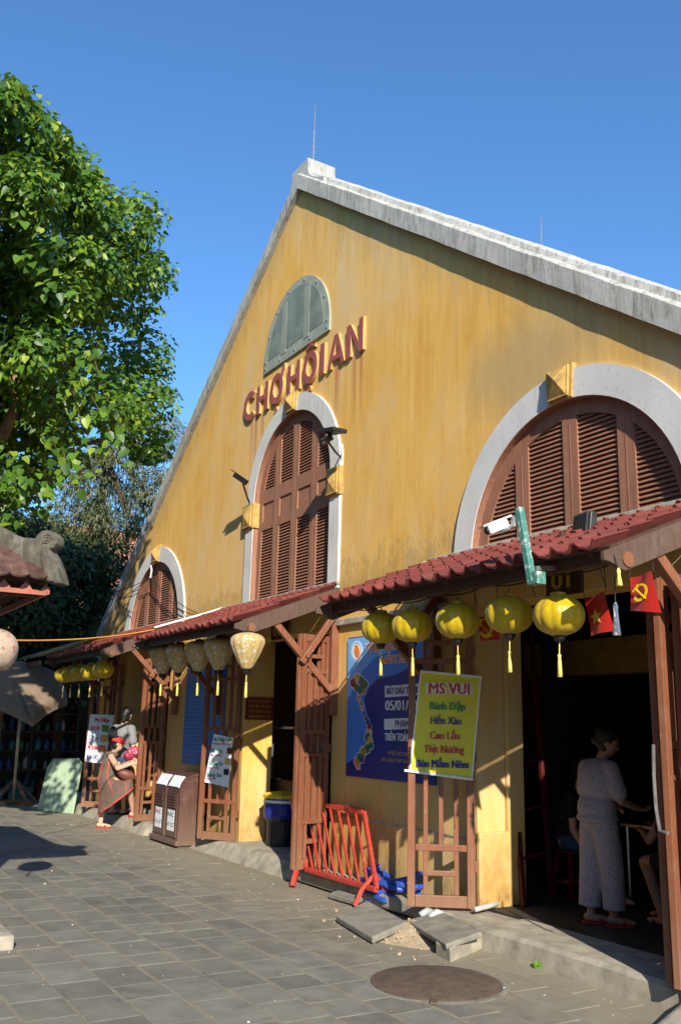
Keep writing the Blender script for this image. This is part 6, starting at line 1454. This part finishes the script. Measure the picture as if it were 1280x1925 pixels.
# --- woman in patterned pyjamas inside the nearest door
B0 = Vector((4.87, 0.52, PZ)); fw = Vector((0.16, 0.98, 0)).normalized(); rt = fw.cross(Vector((0, 0, 1)))
def at(B, r_, f_, a, b, c): return B+r_*a+f_*b+Vector((0, 0, c))
q = lambda a, b, c: at(B0, rt, fw, a, b, c)
pw = thing('person', 'woman in pale patterned pyjamas standing with her back turned in the nearest door', 'person', B0)
mb = MB(); hd_f = (fw*0.75+rt*0.6+Vector((0, 0, -0.35))); hc_ = q(0.05, 0.09, 1.455); head(mb, hc_, hd_f, 0.98)
mb.capsule(q(0.02, 0.03, 1.30), 0.052, q(0.04, 0.07, 1.40), 0.047); mb.capsule(q(0, 0, 1.22), 0.11, q(0, -0.01, 0.90), 0.125); mb.capsule(q(-.15, .02, 1.26), .05, q(.15, .02, 1.26), .05)
for s in (-1, 1):
    el = q(s*0.235, 0.05, 1.00); wr = q(s*0.17, 0.27, 0.93); mb.capsule(q(s*0.165, 0.02, 1.25), 0.05, el, 0.038); mb.capsule(el, 0.038, wr, 0.026); hand(mb, wr, fw-Vector((0, 0, .2)), rt*s, 0.7, 1.0, 1)
    an = q(s*0.085, 0.0 + 0.05*s, 0.085); mb.capsule(q(s*0.08, 0, 0.86), 0.088, q(s*0.085, 0.02, 0.47), 0.058); mb.capsule(q(s*0.085, 0.02, 0.47), 0.055, an, 0.034); foot(mb, an, fw+rt*0.5); sandal(pw, an, fw+rt*0.5, 'shoe_red', PZ)
skin_obj('body', mb, 'skin_tan', pw, 0.008); hair(pw, hc_, hd_f, 1.0, bun=True); face(pw, hc_, hd_f)
mb = MB(); rot = Matrix((rt, fw, Vector((0, 0, 1)))).transposed()
mb.ellip(q(0, 0.0, 1.12), (0.205, 0.145, 0.215), rot); mb.ellip(q(0, -0.01, 0.92), (0.185, 0.155, 0.17), rot); mb.capsule(q(-0.14, 0.015, 1.265), 0.062, q(0.14, 0.015, 1.265), 0.062); mb.ellip(q(0, -0.01, 0.84), (0.20, 0.165, 0.06), rot)
for s in (-1, 1): mb.capsule(q(s*0.165, 0.02, 1.25), 0.072, q(s*0.225, 0.04, 1.06), 0.075)
skin_obj('blouse', mb, 'cloth_floral', pw, 0.011, 4)
mb = MB(); mb.ellip(q(0, -0.005, 0.82), (0.165, 0.135, 0.12), rot)
for s in (-1, 1): mb.tube([q(s*0.078, 0, 0.88), q(s*0.085, 0, 0.75), q(s*0.095, 0.01+0.03*s, 0.45), q(s*0.095, 0.0+0.05*s, 0.13)], [0.10, 0.112, 0.098, 0.093], 16)
skin_obj('trousers', mb, 'cloth_floral', pw, 0.011, 4)

# --- seated people in the dark
def seated(label, seat, fwd, skinm, topm, botm, flip=1, lean=0.1, hairlong=0.0, armdown=True):
    B = Vector((seat[0], seat[1], PZ)); f = Vector(fwd).normalized(); r = f.cross(Vector((0, 0, 1))); p = lambda a, b, c: at(B, r, f, a, b, c); t = thing('person', label, 'person', B)
    mb = MB(); sh = 0.46; hcn = p(0, lean+0.06, sh+0.70); head(mb, hcn, f+Vector((0, 0, -.3)), 0.98); mb.capsule(p(0, lean, sh+0.50), 0.05, p(0, lean+0.03, sh+0.62), 0.047); mb.capsule(p(0, lean*.8, sh+0.42), 0.11, p(0, 0, sh+0.08), 0.13)
    for s in (-1, 1):
        shp = p(s*0.17, lean*0.9, sh+0.46); el = p(s*0.24, lean+0.02, sh+0.19) if armdown else p(s*0.22, lean+0.15, sh+0.22); wr = p(s*0.20, lean+0.12, sh+0.0) if armdown else p(s*0.12, lean+0.33, sh+0.27)
        mb.capsule(shp, 0.05, el, 0.038); mb.capsule(el, 0.038, wr, 0.027); hand(mb, wr, (wr-el), r*s, 0.6)
        kn = p(s*0.11, 0.42, sh+0.02); an = p(s*0.11, 0.36+0.1*s*flip, 0.085); mb.capsule(p(s*0.09, 0, sh+0.07), 0.088, kn, 0.06); mb.capsule(kn, 0.057, an, 0.035); foot(mb, an, f); sandal(t, an, f, 'cloth_black', PZ)
    skin_obj('body', mb, skinm, t, 0.009); hair(t, hcn, f+Vector((0, 0, -.1)), 1.0, long=hairlong)
    face(t, hcn, f+Vector((0, 0, -.3)))
    rot = Matrix((r, f, Vector((0, 0, 1)))).transposed(); mb = MB(); mb.ellip(p(0, lean*.6, sh+0.36), (0.19, 0.135, 0.2), rot); mb.ellip(p(0, 0.02, sh+0.14), (0.185, 0.15, 0.15), rot); mb.capsule(p(-.14, lean*.9, sh+.47), .06, p(.14, lean*.9, sh+.47), .06)
    for s in (-1, 1): mb.capsule(p(s*0.165, lean*.9, sh+.46), 0.068, p(s*0.21, lean, sh+0.33), 0.066)
    skin_obj('shirt', mb, topm, t, 0.012, 4)
    mb = MB(); mb.ellip(p(0, 0.02, sh+0.08), (0.18, 0.16, 0.10), rot)
    for s in (-1, 1): mb.capsule(p(s*0.09, 0.02, sh+.07), 0.10, p(s*0.105, 0.27, sh+0.045), 0.085)
    skin_obj('shorts', mb, botm, t, 0.012, 4); return t
stool('red plastic stool under the seated person left of the woman in pyjamas', 3.82, 1.22); seated('person in black top and denim shorts seated left of the woman in pyjamas', (3.82, 1.22), (0.9, 0.45, 0), 'skin', 'cloth_black', 'cloth_denim')
stool('red plastic stool under the seated person at the right of the nearest door', 5.42, 1.0); seated('bare-legged person in dark clothes seated at the right of the nearest door', (5.42, 1.0), (-0.95, 0.1, 0), 'skin_tan', 'cloth_black', 'cloth_black', armdown=False)

# --- woman in red cap stepping up to the far door
Ym = -0.60
pr = thing('person', 'woman in red cap and brown dress stepping up with a pink bundle', 'person', hz(GZ, 190, 1556))
J = lambda y, a, b: hy(y, a, b)
fw = Vector((0.28, 0.96, 0)).normalized(); rt = fw.cross(Vector((0, 0, 1)))
hc_ = J(-0.52, 222, 1399); nk = J(-0.56, 213, 1417); ch = J(-0.58, 208, 1432); hp = J(-0.62, 203, 1466)
mb = MB(); hf = fw+Vector((0, 0, -0.12)); head(mb, hc_, hf, 1.0); mb.capsule(ch+Vector((0, 0, .08)), 0.055, hc_-Vector((0, 0, .07)), 0.05); mb.capsule(ch, 0.115, hp, 0.13)
sn, sf = ch+rt*0.165+Vector((0, 0, 0.075)), ch-rt*0.165+Vector((0, 0, 0.075)); mb.capsule(sn, 0.06, sf, 0.06)
en, wn_ = J(-0.56, 221, 1444)+rt*0.19, J(-0.40, 247, 1436)+rt*0.08; ef, wf_ = J(-0.52, 226, 1442)-rt*0.2, J(-0.40, 250, 1432)-rt*0.08
mb.capsule(sn, 0.055, en, 0.043); mb.capsule(en, 0.043, wn_, 0.029); mb.capsule(sf, 0.052, ef, 0.04); mb.capsule(ef, 0.04, wf_, 0.028); hand(mb, wn_, wn_-en, Vector((0, 0, 1)), 0.6); hand(mb, wf_, wf_-ef, Vector((0, 0, -1)), 0.6)
ab_ = hz(GZ+0.085, 189, 1547); kb = hp.lerp(ab_, 0.52)-fw*0.02+rt*0.02; af = hz(PZ+0.085, 250, 1527); kf = J(-0.40, 243, 1481)+rt*0.05
mb.capsule(hp-rt*0.07, 0.09, kb, 0.06); mb.capsule(kb, 0.058, ab_, 0.036); mb.capsule(hp+rt*0.07, 0.09, kf, 0.065); mb.capsule(kf, 0.058, af, 0.036); foot(mb, ab_, fw); foot(mb, af, fw)
Yn, Yf = -0.62, -0.5
skin_obj('body', mb, 'skin', pr, 0.008); sandal(pr, ab_, fw, 'shoe_red', GZ); sandal(pr, af, fw, 'shoe_red', PZ); face(pr, hc_, hf); hair(pr, hc_, hf, 0.97)
gl = MB(); up = Vector((0, 0, 1)); rot = None
for s in (-1, 1): gl.tube([hc_+fw*0.10+rt*s*0.03+Vector((0.022*0, 0, 0))+rt*0.02*math.cos(a)+up*(0.016*math.sin(a)+0.01) for a in [k*math.pi/5 for k in range(11)]], 0.003, 5); gl.tube([hc_+fw*0.10+rt*s*0.05+up*0.012, hc_+rt*s*0.078+up*0.012], 0.003, 5)
obj('glasses', gl, 'cable_black', pr)
cp = MB(); f2 = hf.normalized(); u2 = (up-f2*up.dot(f2)).normalized(); r2 = f2.cross(u2); rm = Matrix((r2, f2, u2)).transposed(); k = 0
for i in range(9):
    p_ = math.pi/2*i/8
    for j in range(24): a = 2*math.pi*j/24; cp.v.append(hc_+rm @ Vector((0.090*math.cos(p_)*math.cos(a), -0.012+0.106*math.cos(p_)*math.sin(a), 0.040+0.082*math.sin(p_))))
for i in range(8):
    for j in range(24): a = i*24+j; b = i*24+(j+1) % 24; cp.f.append((a, b, b+24, a+24))
cap_ = obj('cap', cp, 'cloth_red', pr, smooth=True)
br = MB(); n = 12; rows_ = []
for e, z in ((0.0, 0.044), (1.0, 0.030)):
    for j in range(n+1): a = math.pi*j/n; w = 0.086; br.v.append(hc_+rm @ Vector((w*math.cos(a), -0.012+(0.098+0.085*e)*math.sin(a)**0.8, z-0.012*e*abs(math.cos(a)))))
for j in range(n): br.f.append((j, j+1, n+2+j, n+1+j))
b_ = obj('brim', br, 'cloth_red', cap_, smooth=True); b_.modifiers.new('thick', 'SOLIDIFY').thickness = 0.006
# dress: bodice plus a skirt lofted to the slanted hem
def ringp(c, ax, ay, n=32): return [c+ax*math.cos(2*math.pi*i/n)+ay*math.sin(2*math.pi*i/n) for i in range(n)]
hem_b, hem_f = J(-0.80, 184, 1530), J(-0.36, 250, 1482); sk = []; r4b, r4f = J(-0.74, 187, 1497), J(-0.38, 247, 1465)
ctrs = [(ch+Vector((0, 0, 0.07)), fw*0.115, rt*0.150), (J(-0.59, 207, 1438), fw*0.135, rt*0.170), (J(-0.60, 205, 1450), fw*0.145, rt*0.165), (J(-0.61, 206, 1464), fw*0.20, rt*0.19), ((r4b+r4f)/2, (r4f-r4b)*0.5, rt*0.215), ((hem_b+hem_f)/2, (hem_f-hem_b)*0.5, rt*0.22)]
def interp(s):
    s *= len(ctrs)-1; i = min(int(s), len(ctrs)-2); u = s-i; return [ctrs[i][k].lerp(ctrs[i+1][k], u) for k in range(3)]
mb = MB(); m = 24; n = 40
for j in range(m+1):
    s = j/m; c, ax, ay = interp(s); ringv = ringp(c, ax, ay, n)
    for i, p_ in enumerate(ringv): w = 1+0.035*max(0, s-0.45)*2*math.sin(i*2*math.pi/n*7+2*s); mb.v.append(c+(p_-c)*w)
for j in range(m):
    for i in range(n): a = j*n+i; b = j*n+(i+1) % n; mb.f.append((a, a+n, b+n, b))
for st_ in (sn, sf): mb.tube([st_+Vector((0, 0, 0.045))-fw*0.09, st_+Vector((0, 0, 0.065)), st_+Vector((0, 0, 0.03))+fw*0.10], 0.03, 8)
dress = obj('dress', mb, 'cloth_brown', pr, smooth=True); dress.modifiers.new('thick', 'SOLIDIFY').thickness = 0.008
ln = MB(); c, ax, ay = interp(1.0); ln.tube([p_ for p_ in ringp(c, ax*1.02, ay*1.02, 40)]+[ringp(c, ax*1.02, ay*1.02, 40)[0]], 0.010, 6, False)
for ang in (0.95, 1.75, 2.7):
    for sg_ in (1,):
        ln.tube([(lambda C: C[0]+(C[1]*math.cos(ang)+C[2]*sg_*math.sin(ang))*1.035)(interp(s)) for s in [0.05+0.95*k/14 for k in range(15)]], 0.008, 6)
obj('piping', ln, 'piping_red', dress)
pb_ = thing('pink_bundle', 'pink and white patterned bundle held by the woman in the red cap', 'bundle', J(-0.36, 247, 1420)); mb = MB(); c = J(-0.36, 247, 1419)
mb.ellip(c, (0.17, 0.13, 0.10), Euler((0, -0.35, 0.1)).to_matrix(), 18, 12); mb.ellip(c+Vector((0.09, 0, 0.05)), (0.10, 0.11, 0.08)); mb.ellip(c+Vector((-0.10, 0, -0.05)), (0.09, 0.10, 0.06)); skin_obj('cloth', mb, 'cloth_pink', pb_, 0.012, 3)
hb_ = thing('shoulder_bag', 'small brown leather bag at the hip of the woman in the red cap', 'bag', J(-0.42, 238, 1458)); mb = MB(); c = J(-0.42, 238, 1457)+rt*0.12
mb.ellip(c, (0.06, 0.16, 0.085), Euler((-0.3, 0, -0.25)).to_matrix(), 16, 10); skin_obj('pouch', mb, 'leather_brown', hb_, 0.012, 2); obj('strap', MB().tube([c+Vector((0, -.12, .06)), ch+rt*0.19-Vector((0, 0, 0.05)), sn+Vector((0, 0.0, 0.075)), ch-fw*0.14], 0.012, 6), 'leather_brown', hb_)

# --- person in grey shirt with a black bag just inside the far door
B1 = hy(-0.34, 230, 1400); B1.z = PZ; fw = Vector((-0.45, 0.89, 0)).normalized(); rt = fw.cross(Vector((0, 0, 1))); q = lambda a, b, c: at(B1, rt, fw, a, b, c)
pg = thing('person', 'dark-haired person in grey T-shirt standing behind the woman in the red cap', 'person', B1); mb = MB(); hcn = q(0.02, 0.05, 1.66); head(mb, hcn, fw-rt*0.2, 1.05)
mb.capsule(q(0, 0, 1.45), 0.06, q(0, .03, 1.58), 0.055); mb.capsule(q(0, 0, 1.36), 0.125, q(0, 0, 1.0), 0.135)
for s in (-1, 1):
    sh_, el, wr = q(s*0.19, 0, 1.42), q(s*0.25, 0.02, 1.13), q(s*0.20, 0.22, 1.03); mb.capsule(sh_, 0.058, el, 0.044); mb.capsule(el, 0.043, wr, 0.03); hand(mb, wr, wr-el, rt*s, 0.7, 1.05); an = q(s*0.1, 0.04*s, 0.085); mb.capsule(q(s*0.09, 0, .95), .095, q(s*.1, .02, .5), .062); mb.capsule(q(s*.1, .02, .5), .058, an, .036); foot(mb, an, fw); sandal(pg, an, fw, 'cloth_black', PZ)
skin_obj('body', mb, 'skin', pg, 0.009); hair(pg, hcn, fw-rt*0.2, 1.09, long=0.10); face(pg, hcn, fw-rt*0.2, 1.05); rot = Matrix((rt, fw, Vector((0, 0, 1)))).transposed(); mb = MB()
mb.ellip(q(0, 0, 1.26), (0.215, 0.15, 0.23), rot); mb.ellip(q(0, 0, 1.03), (0.19, 0.16, 0.16), rot); mb.capsule(q(-.16, 0, 1.43), .068, q(.16, 0, 1.43), .068)
for s in (-1, 1): mb.capsule(q(s*.185, 0, 1.42), .08, q(s*.235, .01, 1.22), .078)
skin_obj('t_shirt', mb, 'cloth_grey', pg, 0.012, 4); mb = MB(); mb.ellip(q(0, 0, .93), (.17, .145, .13), rot)
for s in (-1, 1): mb.capsule(q(s*.09, 0, .9), .105, q(s*.1, .01, .55), .088)
skin_obj('shorts', mb, 'cloth_denim', pg, 0.012, 4)
bg_ = thing('sling_bag', 'black sling bag across the back of the person in the grey T-shirt', 'bag', q(-0.05, -0.2, 1.3)); mb = MB(); mb.ellip(q(-0.08, -0.165, 1.30), (0.11, 0.05, 0.17), rot); skin_obj('pouch', mb, 'cloth_black', bg_, 0.012, 2)
obj('strap', MB().tube([q(-.18, -.14, 1.2), q(-.05, -.165, 1.40), q(.13, -.05, 1.52), q(.16, .12, 1.36)], 0.022, 6), 'cloth_black', bg_)
